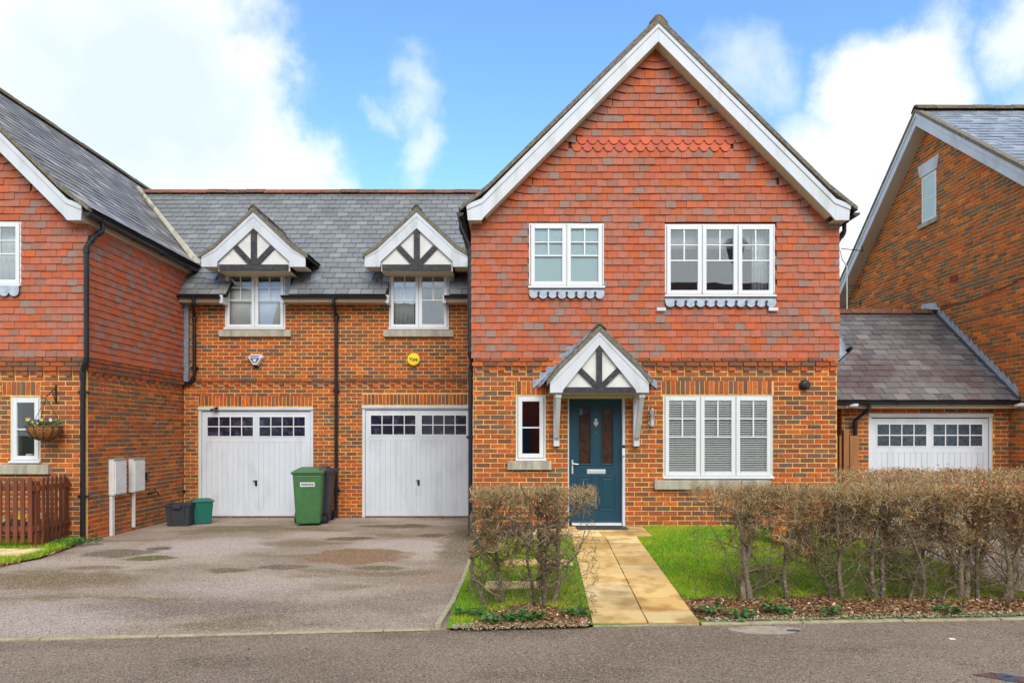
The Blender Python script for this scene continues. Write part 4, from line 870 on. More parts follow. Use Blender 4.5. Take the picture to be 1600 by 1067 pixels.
for (a, b) in ((GX0 - .02, PX(344, 79)), (PX(440, 79), PX(604.5, 79)), (PX(694, 79), GX1 + .0)):
    gutter(gb, (a, 13.40, RE.z - .02), (b, 13.40, RE.z - .03), r=.05)
    f = MB(); f.box(a + .02, b - .01 if b < GX1 - .1 else GX1, 13.46, 13.48, ZE - .0, RE.z - .03); f.build('fascia', 'cream', gb)
    f = MB(); f.box(a + .02, b - .01 if b < GX1 - .1 else GX1, 13.481, YG + .01, ZE, ZE + .015); f.build('soffit', 'cream', gb)
for X in (PX(344, 79) + .005, PX(440, 79) - .03 + .03, PX(604.5, 79), PX(694, 79)):
    f = MB(); f.box(X - .03, X + .03, 13.44, YG - .001, ZE - .03, RE.z - .0); f.build('box_end', 'white', gb, bevel=.003)
for i, (cx, yf) in enumerate(dormc):
    d = bpy.data.objects.new('dormer', None); COL.objects.link(d); d.parent = gb; d.location = -gb.location
    z = lambda zy: PZ(280 + zy / 3.811, 80)
    pts = [(0, z(195)), (.761, z(410)), (1.017, z(455)), (1.017, z(522)), (.712, z(522)), (.700, z(490)), (0, z(292))]
    T = [(0, z(176)), (.76, z(395)), (1.055, z(452))]
    half_timber_gable(d, cx, yf, 80, pts, None, 14.9, T, None, .677, (z(543), z(507)), .115, ((.04, z(505)), (.36, z(402))), .70)
    wz = dw[i]
    ww = window(d, *wz[:2], *wz[2:], YG - .03, 2, 'six', ('glass_low', 'glass')[i])
    for sg in (-1, 1):
        c = MB(); xx = (wz[0] if sg < 0 else wz[1]) + sg * .06; c.box(xx - .058, xx + .058, YG - .045, YG + .9, ZE - .02, z(507)); c.build('lead_cheek', 'lead', d)
        c = MB(); c.box(xx - .065, xx + .07, YG - .055, YG - .046, RE.z + .13, RE.z + .17); c.build('lead_flashing', 'lead', d)
        c = MB(); a = cx + sg * .98; v_ = lambda X, t_, h_: (X, RE.y + t_ * Vd.y, RE.z + t_ * Vd.z + h_); c.hexa([v_(a, .42, .03), v_(a + sg * .20, .52, .03), v_(a + sg * .06, .66, .03), v_(a - sg * .04, .70, .03), v_(a, .42, .05), v_(a + sg * .20, .52, .045), v_(a + sg * .06, .66, .05), v_(a - sg * .04, .70, .05)]); c.build('lead_saddle', 'lead', d)
    f = MB(); f.box(cx - .70, cx + .70, yf + .03, YG + .02, z(543) - .012, z(543) - .002); f.build('soffit', 'cream', d)
    sill(d, PX(340, SG * 1.008) if i == 0 else PX(598, SG * 1.008), PX(453, SG * 1.008) if i == 0 else PX(708.5, SG * 1.008), PZ(526.5, SG), PZ(516, SG), YG - .07, YG + .05)
downpipe(gb, [(PX(303, 79), 13.40, RE.z - .05), (PX(303, 79), 13.40, RE.z - .16), (PX(306, 77), 13.70, RE.z - .38), (PX(306, 77), 13.70, PZ(588, 77)), (PX(302, 77), 13.70, PZ(597, 77)), (PX(288, 77), 13.70, PZ(601, 77)), (PX(285.5, 77), 13.70, PZ(610, 77)), (PX(285.5, 77), 13.70, 0.0)], brackets=[(PX(306, 77), 13.70, PZ(575, 77)), (PX(285.5, 77), 13.70, PZ(767, 77))])
downpipe(gb, [(PX(521.5, 79), 13.40, RE.z - .05), (PX(521.5, 79), 13.40, RE.z - .16), (PX(526.5, 77), 13.70, RE.z - .38), (PX(526.5, 77), 13.70, -.03)], brackets=[(PX(526.5, 77), 13.70, PZ(610, 77)), (PX(526.5, 77), 13.70, PZ(765, 77)), (PX(526.5, 77), 13.70, PZ(495, 77))])

def garage_door(root, x0, x1, z0, z1, y, glass, head=False, fr_w=.055, hasp=True):
    f = MB(); hd = .07
    f.box(x0, x0 + fr_w, y, y + .09, z0, z1 - hd); f.box(x1 - fr_w, x1, y, y + .09, z0, z1 - hd); f.box(x0, x1, y - .01, y + .09, z1 - hd, z1); f.box(x0 - .01, x1 + .01, y - .03, y - .0105, z1 - .045, z1 - .002)
    fr = f.build('garage_door_frame', 'garage', root, bevel=.004)
    a, b, c, d = x0 + fr_w + .008, x1 - fr_w - .008, z0 + .02, z1 - hd - .02; yd = y + .02; W = b - a; Hh = d - c; sx = W / 2.13
    st = .085 * sx; mid = .085 * sx; xm = (a + b) / 2; gt = d - .085; gb_ = gt - .43; bt = gb_ - .10; bb = c + .12
    m = MB(); m.box(a, b, yd + .012, yd + .05, c, d); dr = m.build('garage_door', 'garage', root)
    m = MB(); m.box(a, a + st, yd, yd + .0115, c, d); m.box(b - st, b, yd, yd + .0115, c, d); m.box(xm - mid / 2, xm + mid / 2, yd, yd + .0115, c + .12, d - .085)
    for (p, q) in ((a + st, xm - mid / 2), (xm + mid / 2, b - st)):
        m.box(p, q, yd, yd + .0115, gt, d - .0) if p == a + st else m.box(p, q, yd, yd + .0115, gt, d)
        m.box(p, q, yd, yd + .0115, bt, gb_); m.box(p, q, yd, yd + .0115, c, bb)
    m.box(xm - mid / 2, xm + mid / 2, yd, yd + .0115, d - .085, d); m.box(xm - mid / 2, xm + mid / 2, yd, yd + .0115, c, c + .12)
    m.build('door_rail', 'garage', dr)
    for (p, q) in ((a + st, xm - mid / 2), (xm + mid / 2, b - st)):
        n = 9; wd = (q - p) / n
        for i in range(n):
            k = MB(); k.box(p + i * wd + .0025, p + (i + 1) * wd - .0025, yd + .003, yd + .0115, bb, bt); k.build('board', 'garage', dr, bevel=.002)
        fw = .022; k = MB(); k.box(p, q, yd - .008, yd + .0112, gt - fw, gt); k.box(p, q, yd - .008, yd + .0112, gb_, gb_ + fw); k.box(p, p + fw, yd - .008, yd + .0112, gb_ + fw, gt - fw); k.box(q - fw, q, yd - .008, yd + .0112, gb_ + fw, gt - fw)
        gw = (q - p - 2 * fw); bw = .02; zm = (gt + gb_) / 2
        k.box(p + fw, q - fw, yd - .005, yd + .0112, zm - bw / 2, zm + bw / 2)
        for i in range(1, 4):
            xx = p + fw + gw * i / 4; k.box(xx - bw / 2, xx + bw / 2, yd - .005, yd + .0112, gb_ + fw, zm - bw / 2); k.box(xx - bw / 2, xx + bw / 2, yd - .005, yd + .0112, zm + bw / 2, gt - fw)
        k.build('glazing_bar', 'upvc', dr, bevel=.003)
        for i in range(4):
            for (zc, zd) in ((gb_ + fw, zm - bw / 2), (zm + bw / 2, gt - fw)):
                xa = p + fw + gw * i / 4 + (bw / 2 if i else 0); xb = p + fw + gw * (i + 1) / 4 - (bw / 2 if i < 3 else 0); k = MB(); k.box(xa, xb, yd + .004, yd + .0095, zc, zd); k.build('pane', glass, dr)
    if hasp:
        zz = c + Hh * .335; k = MB(); k.box(xm - .022, xm + .022, yd - .012, yd - .0005, zz - .10, zz + .02); k.tube([(xm, yd - .01, zz), (xm, yd - .045, zz)], .014, 8); k.tube([(xm - .05, yd - .045, zz + .008), (xm + .015, yd - .045, zz)], .012, 8); k.build('handle', 'black', dr, bevel=.003)
        k = MB(); k.box(xm - .018, xm + .018, yd - .004, yd - .0005, c + .02, c + .10); k.build('toe_plate', 'garage', dr)
    s = MB(); s.box(a, b, yd, yd + .05, z0 + .0, z0 + .012); s.build('weather_strip', 'black', dr)
    return dr
garage_door(gb, *gd[0][:2], -.045, gd[0][3] - .004, YG + .01, 'glass_garage')
garage_door(gb, *gd[1][:2], -.045, gd[1][3] - .004, YG + .01, 'glass_garage')

# ---- right garage
YR = 12.18; SR = FPX / YR
rg = thing('side_garage', 'single brick garage with purple grey slate roof right of the teal door house', 'garage', (7.4, YR, 0))
RX0, RX1 = PX(1316, SR), 8.93
rgd = (PX(1357.5, SR), PX(1551, SR), -.1, PZ(646, SR)); ZRE = PZ(637, SR)
w = MB(); cells(w, RX0, RX1, -.1, ZRE, [rgd], lambda a, b, c, d: w.box(a, b, YR, YR + .22, c, d)); w.box(RX0, RX0 + .22, YR + .22, 17, -.1, ZRE); w.box(RX0, RX1, 17, 17.2, -.1, ZRE)
rwall = w.build('wall', 'mortar', rg)
B = Pieces(rwall, 'brick', 'brick', t_brick, seed=41, vis=lambda c, px, py: py < 745)
brick_front(B, RX0, PX(1583, SR), 0, ZRE, YR, [rgd]); field(B, (RX0, 0, 0), (0, 1, 0), (0, 0, 1), (-1, 0, 0), 0, ZRE, .075, .225, lambda v: (YR + .03, 16.9)); B.finish()
garage_door(rg, *rgd[:2], -.045, rgd[3] - .0, YR + .01, 'glass_garage_grey')
h = MB(); h.box(rgd[0] + .02, rgd[1] - .02, YR - .045, YR - .014, rgd[3] - .035, rgd[3] + .015)
SE = FPX / 11.92; E0 = Vector((0, 11.92, PZ(626, SE))); E1 = Vector((0, 14.33, PZ(489, FPX / 14.33))); Vr = (E1 - E0).normalized(); Nr = Vector((0, -Vr.z, Vr.y)); LL = (E1 - E0).length
RL = 5.38
gr = MB(); p = [E0 + Vector((x, 0, 0)) + Vr * v for x, v in ((RL, 0), (8.94, 0), (8.94, LL), (RL, LL))]; gr.hexa([q - Nr * .07 for q in p] + [q - Nr * .005 for q in p])
gr.hexa([(RL, 14.33, E1.z - .07), (8.9, 14.33, E1.z - .07), (8.9, 17.4, 2.0), (RL, 17.4, 2.0), (RL, 14.33, E1.z), (8.9, 14.33, E1.z), (8.9, 17.4, 2.07), (RL, 17.4, 2.07)])
rroof = gr.build('roof', 'slateback', rg)
P = Pieces(rroof, 'slate', 'slate_right', t_tile, seed=45)
field(P, E0, (1, 0, 0), Vr, Nr, 0, LL, LL / 17, .25, lambda v: (RL - .02, 8.93), th=.016, gap=.009, vgap=0, tilt=.08, lift=.014, overlap=.025, jit=.003); P.finish()
ridge(rg, (RL, 14.33, E1.z + .09), (8.84, 14.33, E1.z + .09), 'ridge', w=.13, h=.10)
gutter(rg, (RL + .06, 11.88, E0.z - .02), (8.95, 11.88, E0.z - .015), r=.055)
f = MB(); f.box(RL + .15, 8.93, 11.95, 11.97, ZRE - .012, E0.z - .02); f.build('fascia', 'cream', rg)
f = MB(); f.box(RL + .15, 8.93, 11.971, YR + .01, ZRE - .012, ZRE + .003); f.build('soffit', 'cream', rg)
xx = PX(1350.5, 88); downpipe(rg, [(xx, 11.88, E0.z - .05), (xx, 11.88, E0.z - .15), (PX(1338, 88), 12.08, E0.z - .34), (PX(1338, 88), 12.10, 0.0)], r=.036)

# ---- right house: gable end wall facing left
rh = thing('tall_brick_house', 'tall orange brick house at the right edge with white bargeboards and attic window', 'house', (12, 14.6, 0), None)
XW = 8.95; XV = 8.66
YA, ZA = 14.55, PZ(172, FPX / 14.55) + .0
def rz(y): return ZA - (y - YA) * .87 if y > YA else ZA - (YA - y) * .785
YN, YFAR = 10.75, 18.6
w = MB(); w.px([(YN, -.1), (YFAR - .3, -.1), (YFAR - .3, rz(YFAR - .3) - .3), (YA, ZA - .3), (YN, rz(YN) - .3)], XW, XW + .25)
w.box(XW + .25, 17, YN, YN + .25, -.1, rz(YN) - .3); w.box(XW + .25, 17, YFAR - .55, YFAR - .3, -.1, rz(YFAR) - .1)
rhw = w.build('wall', 'mortar', rh)
AW = (14.30, 14.80, PZ(345, 72.9), PZ(272, 72.9))
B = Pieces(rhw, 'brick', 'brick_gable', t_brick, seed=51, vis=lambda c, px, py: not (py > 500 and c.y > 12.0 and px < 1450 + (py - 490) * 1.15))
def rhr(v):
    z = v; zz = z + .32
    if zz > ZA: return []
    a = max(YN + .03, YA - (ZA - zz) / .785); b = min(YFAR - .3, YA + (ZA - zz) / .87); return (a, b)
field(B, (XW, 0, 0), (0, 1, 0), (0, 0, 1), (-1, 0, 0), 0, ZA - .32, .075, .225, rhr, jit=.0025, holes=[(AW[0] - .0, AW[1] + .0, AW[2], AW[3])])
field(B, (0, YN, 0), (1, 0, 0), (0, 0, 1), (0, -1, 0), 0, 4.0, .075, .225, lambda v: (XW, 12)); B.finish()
for (ya, yb, nm) in ((YA, YFAR, 'far'), (YN - .35, YA, 'near')):
    za, zb = rz(ya), rz(yb)
    m = MB(); m.hexa([(XV + .04, ya, za - .12), (18, ya, za - .12), (18, yb, zb - .12), (XV + .04, yb, zb - .12), (XV + .04, ya, za - .03), (18, ya, za - .03), (18, yb, zb - .03), (XV + .04, yb, zb - .03)]); r_ = m.build('roof', 'slateback', rh)
    m = MB(); m.hexa([(XV, ya, za - .34), (XV + .03, ya, za - .34), (XV + .03, yb, zb - .34), (XV, yb, zb - .34), (XV, ya, za - .055), (XV + .03, ya, za - .055), (XV + .03, yb, zb - .055), (XV, yb, zb - .055)]); bo = m.build('bargeboard', 'white', rh)
    m = MB(); m.hexa([(XV - .014, ya, za - .15), (XV - .001, ya, za - .15), (XV - .001, yb, zb - .15), (XV - .014, yb, zb - .15), (XV - .014, ya, za - .055), (XV - .001, ya, za - .055), (XV - .001, yb, zb - .055), (XV - .014, yb, zb - .055)]); m.build('cover_strip', 'white', bo)
    m = MB(); m.hexa([(XV + .031, ya, za - .34), (XW, ya, za - .34), (XW, yb, zb - .34), (XV + .031, yb, zb - .34), (XV + .031, ya, za - .325), (XW, ya, za - .325), (XW, yb, zb - .325), (XV + .031, yb, zb - .325)]); m.build('soffit', 'cream', rh)
    m = MB(); m.hexa([(XV - .03, ya, za - .054), (XV + .1, ya, za - .054), (XV + .1, yb, zb - .054), (XV - .03, yb, zb - .054), (XV - .03, ya, za + .02), (XV + .1, ya, za + .02), (XV + .1, yb, zb + .02), (XV - .03, yb, zb + .02)]); m.build('verge', 'verge', r_)
    if nm == 'near':
        P = Pieces(r_, 'slate', 'slate_pale', t_tile, seed=55); a = Vector((0, ya, za - .02)); b = Vector((0, yb, zb - .02)); Vd2 = (b - a).normalized(); Nd2 = Vector((0, -Vd2.z, Vd2.y)); L = (b - a).length; n = round(L / .19)
        field(P, a, (1, 0, 0), Vd2, Nd2, 0, L, L / n, .25, lambda v: (XV + .0, 16), th=.015, gap=.008, vgap=0, tilt=.07, lift=.01, overlap=.02, jit=.003); P.finish()
ridge(rh, (XV - .03, YA, ZA + .10), (16, YA, ZA + .10), 'ridge_dark', w=.14, h=.11)
# attic window, lintel and sill on the gable
m = MB(); ya, yb, za, zb = AW
m.box(XW - .012, XW + .03, ya, ya + .05, za, zb); m.box(XW - .012, XW + .03, yb - .05, yb, za, zb); m.box(XW - .012, XW + .03, ya + .05, yb - .05, zb - .05, zb); m.box(XW - .012, XW + .03, ya + .05, yb - .05, za, za + .06); m.box(XW - .008, XW + .03, ya + .05, yb - .05, (za + zb) / 2 - .012, (za + zb) / 2 + .012)
aw = m.build('window', 'upvc', rh)
m = MB(); m.box(XW - .007, XW - .004, ya + .05, yb - .05, za + .06, zb - .05); m.build('pane', 'frost', aw)
m = MB(); m.px([(ya - .04, zb + .012), (yb + .04, zb + .012), (yb + .13, zb + .29), (ya - .13, zb + .29)], XW - .03, XW + .02); m.build('lintel', 'white', rh, bevel=.004)
m = MB(); m.box(XW - .06, XW + .02, ya - .08, yb + .08, za - .10, za - .004); m.build('stone_sill', 'stone', rh, bevel=.004)
m = MB(); s_ = FPX / 13.5; yy = FPX * XW / (1491 - 800); m.box(XW - .018, XW, yy - .12, yy + .12, PZ(440, FPX / yy), PZ(430, FPX / yy)); m.build('air_brick', 'airbrick', rh)
# lead step flashing where the garage roof meets this wall
n = 17; fl = MB()
for i in range(n):
    q = E0 + Vr * (LL * (i + .2) / n); q2 = E0 + Vr * (LL * (i + 1.2) / n); f = MB(); xx = XW - .022 - .003 * (i % 2)
    f.px([(q.y, q.z + .015), (q2.y, q2.z + .015), (q2.y + .01, q2.z + .14), (q2.y - .03, q2.z + .20), (q.y + .01, q.z + .17)], xx - .003, xx); f.build('lead_flashing', 'lead_bright', rh)
f = MB(); f.hexa([(XW - .10, E0.y, E0.z + .02), (XW - .001, E0.y, E0.z + .05), (XW - .001, E1.y, E1.z + .06), (XW - .10, E1.y, E1.z + .03), (XW - .10, E0.y, E0.z + .025), (XW - .001, E0.y, E0.z + .055), (XW - .001, E1.y, E1.z + .065), (XW - .10, E1.y, E1.z + .035)]); f.build('lead_flashing', 'gunmetal', rh)
f = MB(); f.px([(14.2, E1.z + .05), (14.62, E1.z + .05), (14.55, E1.z + .22), (14.28, E1.z + .20)], XW - .16, XW - .02); f.build('lead_saddle', 'lead_bright', rh)
pts = []
for i in range(15):
    t = i / 14; px_ = 1470 + 135 * t; s_ = (px_ - 800) / (XW - .03); py_ = 479 - 48 * t + 7 * math.sin(math.pi * t); pts.append((XW - .03, FPX / s_, PZ(py_, s_)))
m = MB(); m.tube(pts, .008, 6); m.build('cable', 'steel_dark', rh)

# ================================================================== things behind the glass
def venetian(x0, x1, z0, z1, y, label, n=34):
    t = thing('venetian_blind', label, 'blind', ((x0 + x1) / 2, y, z0), 'venetian blinds in the ground floor window')
    m = MB(); m.box(x0, x1, y - .012, y + .012, z1 - .03, z1); m.build('head_rail', 'blind', t)
    sl = MB(); h = (z1 - .03 - z0) / n; xm = (x0 + x1) / 2
    sl.hexa([(x0, y - .010, -.010), (x1, y - .010, -.010), (x1, y + .007, .009), (x0, y + .007, .009), (x0, y - .012, -.009), (x1, y - .012, -.009), (x1, y + .005, .010), (x0, y + .005, .010)])
    me = sl.mesh('slat', M['blind'])
    for i in range(n):
        o = link('slat', me, t); o.location = o.location + Vector((0, 0, z0 + (i + .5) * h))
    c = MB()
    for f in (.15, .85): c.box(x0 + (x1 - x0) * f - .0015, x0 + (x1 - x0) * f + .0015, y - .014, y - .0125, z0, z1 - .03)
    c.build('cord', 'blind', t)
wl = (W3[1] - W3[0] - .044) / 3
for i, l in enumerate(('white venetian blind behind the window light nearest the chrome wall lamp', 'white venetian blind behind the middle light of the ground floor window', 'white venetian blind behind the window light farthest from the teal door')):
    a = W3[0] + .022 + i * wl; venetian(a + .066, a + wl - .066, W3[2] + .092, W3[3] - .088, YF + .043, l, n=31)
def cloth(name, label, cat, x0, x1, z0, z1, y, mat='curtain', folds=6, amp=.02, group=None):
    m = MB(); n = folds * 6; vs = []
    for i in range(n + 1):
        x = x0 + (x1 - x0) * i / n; dy = amp * math.sin(i / 6 * 2 * math.pi + rnd.random() * .4)
        vs += [(x, y + dy, z0), (x, y + dy, z1)]
    m.add(vs, [(2 * i, 2 * i + 2, 2 * i + 3, 2 * i + 1) for i in range(n)])
    o = m.build(name, mat, None, smooth=True); s_ = o.modifiers.new('thick', 'SOLIDIFY'); s_.thickness = .003; tag(o, label, cat, group)
cloth('roller_blind', 'pale roller blind filling the dormer window above the blue alarm box', 'blind', dw[0][0] + .03, dw[0][1] - .03, dw[0][2] + .04, dw[0][3] - .03, YG + .05, folds=1, amp=.001)
cloth('curtain', 'white net curtain gathered in the dormer window above the yellow alarm', 'curtain', dw[1][0] + .05, dw[1][0] + .50, dw[1][2] + .04, dw[1][3] - .05, YG + .12, folds=5)
cloth('curtain', 'cream curtain hanging in the upstairs three light window, lamp post reflection beside it', 'curtain', W2[1] - .30, W2[1] - .06, W2[2] + .04, W2[3] - .05, YF + .14, folds=4)
cloth('roller_blind', 'white roller blind part lowered in the upstairs three light window', 'blind', W2[0] + .04, W2[1] - .32, W2[3] - .34, W2[3] - .03, YF + .15, folds=1, amp=.001)
cloth('curtain', 'pale curtain behind the upstairs window above the hanging basket', 'curtain', LW1[1] - .7, LW1[1] - .05, LW1[2] + .04, LW1[3] - .05, YF + .14, folds=7)
m = MB(); m.lathe([(.05, .0), (.07, .05), (.05, .1)], 0, 0, 12); o = m.build('vase', 'plastic_white', None); o.location = (PX(58, 98) - .06, YF + .14, LW4[2] + .03); tag(o, 'small round white vase inside the narrow window by the fence', 'vase')
m = MB(); m.box(-.11, .11, -.03, .03, 0, .055); o = m.build('box', 'plastic_white', None); o.location = (dw[1][1] - .26, YG + .12, dw[1][2] + .045); tag(o, 'small white box on the inner sill of the dormer above the yellow alarm', 'box')

# ================================================================== across the street, seen only in reflections
def opposite(x, label, w=9.0, first=None):
    t = thing('opposite_house', label, 'house', (x, -15, 0), 'houses across the street')
    m = MB(); m.box(x - w / 2, x + w / 2, -21, -15, -.1, 5.5); wl_ = m.build('wall', 'airbrick', t)
    m = MB(); m.px([(-14.6, 5.4), (-21.4, 5.4), (-18, 10.3)], x - w / 2 - .2, x + w / 2 + .2); m.build('roof', 'asphalt_roof', t)
    for (a, b, c, d) in ((-3.2, -1.6, 1.0, 2.2), (1.6, 3.2, 1.0, 2.2), (-3.2, -1.6, 3.1, 4.2), (1.6, 3.2, 3.1, 4.2)):
        m = MB(); m.box(x + a, x + b, -14.98, -14.9, c, d); f = m.build('window', 'upvc', t); m = MB(); m.box(x + a + .08, x + b - .08, -14.895, -14.89, c + .08, d - .08); m.build('pane', 'glass_garage', f)
    m = MB(); m.box(x - .5, x + .5, -14.98, -14.9, 0, 2.1); m.build('door', 'door', t)
opposite(-11, 'brick house across the street opposite the garage block'); opposite(0.5, 'brick house across the street opposite the driveway'); opposite(12, 'brick house across the street opposite the tall brick house')
t = thing('street_lamp', 'tall dark lantern street lamp reflected in the upstairs window', 'street lamp', (7.5, -1.6, 0))
m = MB(); m.tube([(7.5, -1.6, 0), (7.5, -1.6, 1.2), (7.5, -1.6, 7.3)], [.09, .06, .05], 12); m.build('post', 'gunmetal', t)
m = MB(); m.lathe([(.05, 7.3), (.16, 7.42), (.30, 7.9), (.30, 7.95), (.42, 7.97), (.30, 8.12), (.06, 8.22), (.03, 8.34)], 7.5, -1.6, 16); m.build('lantern', 'iron', t)

# ================================================================== fixtures on the walls
def alarm_blue():
    cx, cz = PX(397.5, SG * 1.01), PZ(559.5, SG * 1.01); t = thing('alarm_box', 'white and blue triangular alarm box on the brick wall under the left dormer', 'alarm box', (cx, YG - .01, cz))
    H_ = [(-.105, .085), (.105, .085), (.16, .02), (.045, -.15), (-.045, -.15), (-.16, .02)]
    m = MB(); m.py([(cx + x, cz + z) for x, z in H_], YG - .06, YG - .009); m.build('back_box', 'plastic_white', t)
    m = MB(); m._prism([(cx + x * .82, YG - .12, cz + z * .86) for x, z in H_], [(cx + x, YG - .0605, cz + z) for x, z in H_], .5); m.build('cover', 'plastic_white', t)
    m = MB(); Tn = [(-.085, .052), (.085, .052), (.108, .024), (.030, -.095), (-.030, -.095), (-.108, .024)]; m.py([(cx + x, cz + z) for x, z in Tn], YG - .124, YG - .1205); m.build('badge', 'navy', t)
    m = MB(); m.box(cx - .105, cx + .105, YG - .1265, YG - .1245, cz + .002, cz + .036); m.build('name_band', 'plastic_white', t)
    text_mesh('lettering', 'Dolmens', .044, 'navy', t, (cx, YG - .1275, cz + .019))
    m = MB(); m.py([(cx - .045, cz - .018), (cx + .045, cz - .018), (cx + .03, cz - .05), (cx + .012, cz - .058), (cx + .02, cz - .078), (cx - .02, cz - .078), (cx - .012, cz - .058), (cx - .03, cz - .05)], YG - .1265, YG - .1245); m.build('emblem', 'plastic_white', t)
    m = MB(); m._prism([(cx - .036, YG - .12, cz - .131), (cx + .036, YG - .12, cz - .131), (cx + .036, YG - .12, cz - .135), (cx - .036, YG - .12, cz - .135)], [(cx - .045, YG - .02, cz - .152), (cx + .045, YG - .02, cz - .152), (cx + .045, YG - .02, cz - .175), (cx - .045, YG - .02, cz - .175)], .5); m.build('strobe_lens', 'black', t)
alarm_blue()
def alarm_yellow():
    cx, cz = PX(646, SG * 1.005), PZ(561.5, SG * 1.005); t = thing('alarm_box', 'round yellow alarm siren on the brick wall under the right dormer', 'alarm box', (cx, YG - .01, cz))
    m = MB(); m.lathe_y([(.124, YG - .009), (.130, YG - .04), (.126, YG - .055), (.11, YG - .068), (.02, YG - .074)], cx, cz, 40); m.build('cover', 'yellow', t, smooth=False)
    text_mesh('lettering', 'Yale', .098, 'ink', t, (cx, YG - .0765, cz + .0), bold=.0015)
    m = MB(); m.lathe_y([(.115, YG - .008), (.115, YG + .01)], cx, cz - .03, 24); m.build('base', 'black', t)
alarm_yellow()
def meter_box(y0, y1, z0, z1, label, pipe_y, pr, zb):
    t = thing('meter_box', label, 'meter box', (LX1, (y0 + y1) / 2, z0), 'white meter boxes on the side wall'); X = LX1 + .01
    m = MB(); m.box(X, X + .09, y0, y1, z0, z1); m.build('cabinet', 'plastic_white', t, bevel=.008)
    m = MB(); m.box(X + .0905, X + .108, y0 + .02, y1 - .02, z0 + .02, z1 - .035); m.build('door', 'plastic_white', t, bevel=.006)
    m = MB(); m.box(X, X + .115, y0 - .005, y1 + .005, z1 + .001, z1 + .014); m.build('lid_flashing', 'stone', t)
    m = MB(); m.box(X, X + .05, pipe_y - pr, pipe_y + pr, zb, z0 - .002); m.build('cable_duct', 'plastic_white', t, bevel=.005)
meter_box(11.16, 11.52, PZ(774, 95), PZ(718, 95), 'white meter box nearest the corner downpipe on the side wall', 11.22, .038, -.03)
meter_box(11.74, 12.10, PZ(769, 90), PZ(717, 90), 'white meter box nearer the garages on the side wall', 11.86, .02, .02)
m = MB(); m.box(LX1 + .01, LX1 + .05, 12.26, 12.33, PZ(750, 87), PZ(739, 87)); tag(m.build('junction_box', 'black', None, bevel=.006), 'small black junction box beside the second meter box', 'junction box')
t = thing('garden_tap', 'small brass outdoor tap with a bent pipe low on the side wall', 'tap', (LX1, 12.45, .45))
m = MB(); z_ = PZ(772, 86); m.tube([(LX1, 12.35, z_), (LX1 + .08, 12.35, z_ + .01), (LX1 + .09, 12.55, z_ + .03), (LX1 + .09, 12.6, z_ - .05)], .013, 8); m.build('pipe', 'steel_dark', t)
m = MB(); m.tube([(LX1 + .09, 12.47, z_ + .02), (LX1 + .09, 12.47, z_ + .09)], .01, 8); m.box(LX1 + .06, LX1 + .12, 12.45, 12.49, z_ + .08, z_ + .095); m.build('handle', 'steel_dark', t)

t = thing('wall_lamp', 'chrome lantern lamp on the brick between the porch and large window', 'wall lamp', (PX(1017, 100), YF - .01, PZ(660, 100))); x_, z_ = PX(1017, 100), PZ(661, 100)
m = MB(); m.lathe_y([(.045, YF - .008), (.05, YF - .02), (.03, YF - .035)], x_, z_, 20); m.tube([(x_, YF - .03, z_), (x_, YF - .09, z_)], .012, 8); m.lathe([(.022, z_ - .05), (.026, z_ - .045), (.026, z_ + .06), (.04, z_ + .07), (.04, z_ + .078)], x_, YF - .09, 16); m.build('bracket', 'silver', t)
m = MB(); m.lathe([(.034, z_ + .079), (.036, z_ + .19)], x_, YF - .09, 16); m.build('lamp_glass', 'glass', t)
m = MB(); m.lathe([(.014, z_ + .08), (.02, z_ + .12), (.014, z_ + .16)], x_, YF - .09, 12); m.build('bulb', 'plastic_white', t)
m = MB(); m.lathe([(.042, z_ + .191), (.042, z_ + .20), (.02, z_ + .23)], x_, YF - .09, 16)
for k in range(4): a = k * math.pi / 2 + .6; m.tube([(x_ + .037 * math.cos(a), YF - .09 + .037 * math.sin(a), z_ + .078), (x_ + .037 * math.cos(a), YF - .09 + .037 * math.sin(a), z_ + .192)], .0035, 6)
m.build('cage', 'chrome', t)
t = thing('sounder', 'round black outdoor sounder on the brick right of the large window', 'sounder', (PX(1256, 100), YF, PZ(601, 100))); x_, z_ = PX(1256, 100), PZ(601.5, 100)
m = MB(); m.lathe_y([(.078, YF - .006), (.08, YF - .05), (.06, YF - .075), (.03, YF - .08)], x_, z_, 24); m.build('housing', 'black', t); m = MB(); m.lathe_y([(.02, YF - .081), (.02, YF - .088)], x_ + .02, z_ - .01, 12); m.build('lens', 'gunmetal', t)
t = thing('door_bell', 'slim black and white doorbell camera on the door frame', 'doorbell', (PX(974, 100), YF - .02, PZ(706, 100))); x_ = PX(974, 100)
m = MB(); m.box(x_ - .022, x_ + .022, YF - .04, YF - .011, PZ(712, 100), PZ(700, 100)); m.build('case', 'plastic_white', t, bevel=.006); m = MB(); m.box(x_ - .022, x_ + .022, YF - .042, YF - .012, PZ(699.5, 100), PZ(695, 100)); m.build('lens_cover', 'black', t, bevel=.004)
def camera_white(x, z, y, label, left=True, g=None):
    t = thing('security_camera', label, 'security camera', (x, y, z), g)
    m = MB(); m.lathe_y([(.045, y), (.045, y - .02), (.02, y - .04)], x - (.08 if left else 0), z, 16); m.tube([(x - (.08 if left else 0), y - .03, z), (x, y - .08, z)], .014, 8); m.build('mount', 'plastic_white', t)
    m = MB(); m.tube([(x - .05, y - .05, z + .0), (x + .06, y - .13, z - .01)], .038, 14); m.build('body', 'plastic_white', t); m = MB(); m.tube([(x + .055, y - .128, z - .01), (x + .062, y - .134, z - .011)], .03, 14); m.build('lens', 'black', t)
camera_white(PX(1332, 89), PZ(633.5, 89), 11.95, 'white bullet camera on the fascia end near the grey downpipe of the right garage')
camera_white(PX(1592, 89) - .03, PZ(632, 89), 11.95, 'white bullet camera at the fascia corner against the tall brick house', left=False)
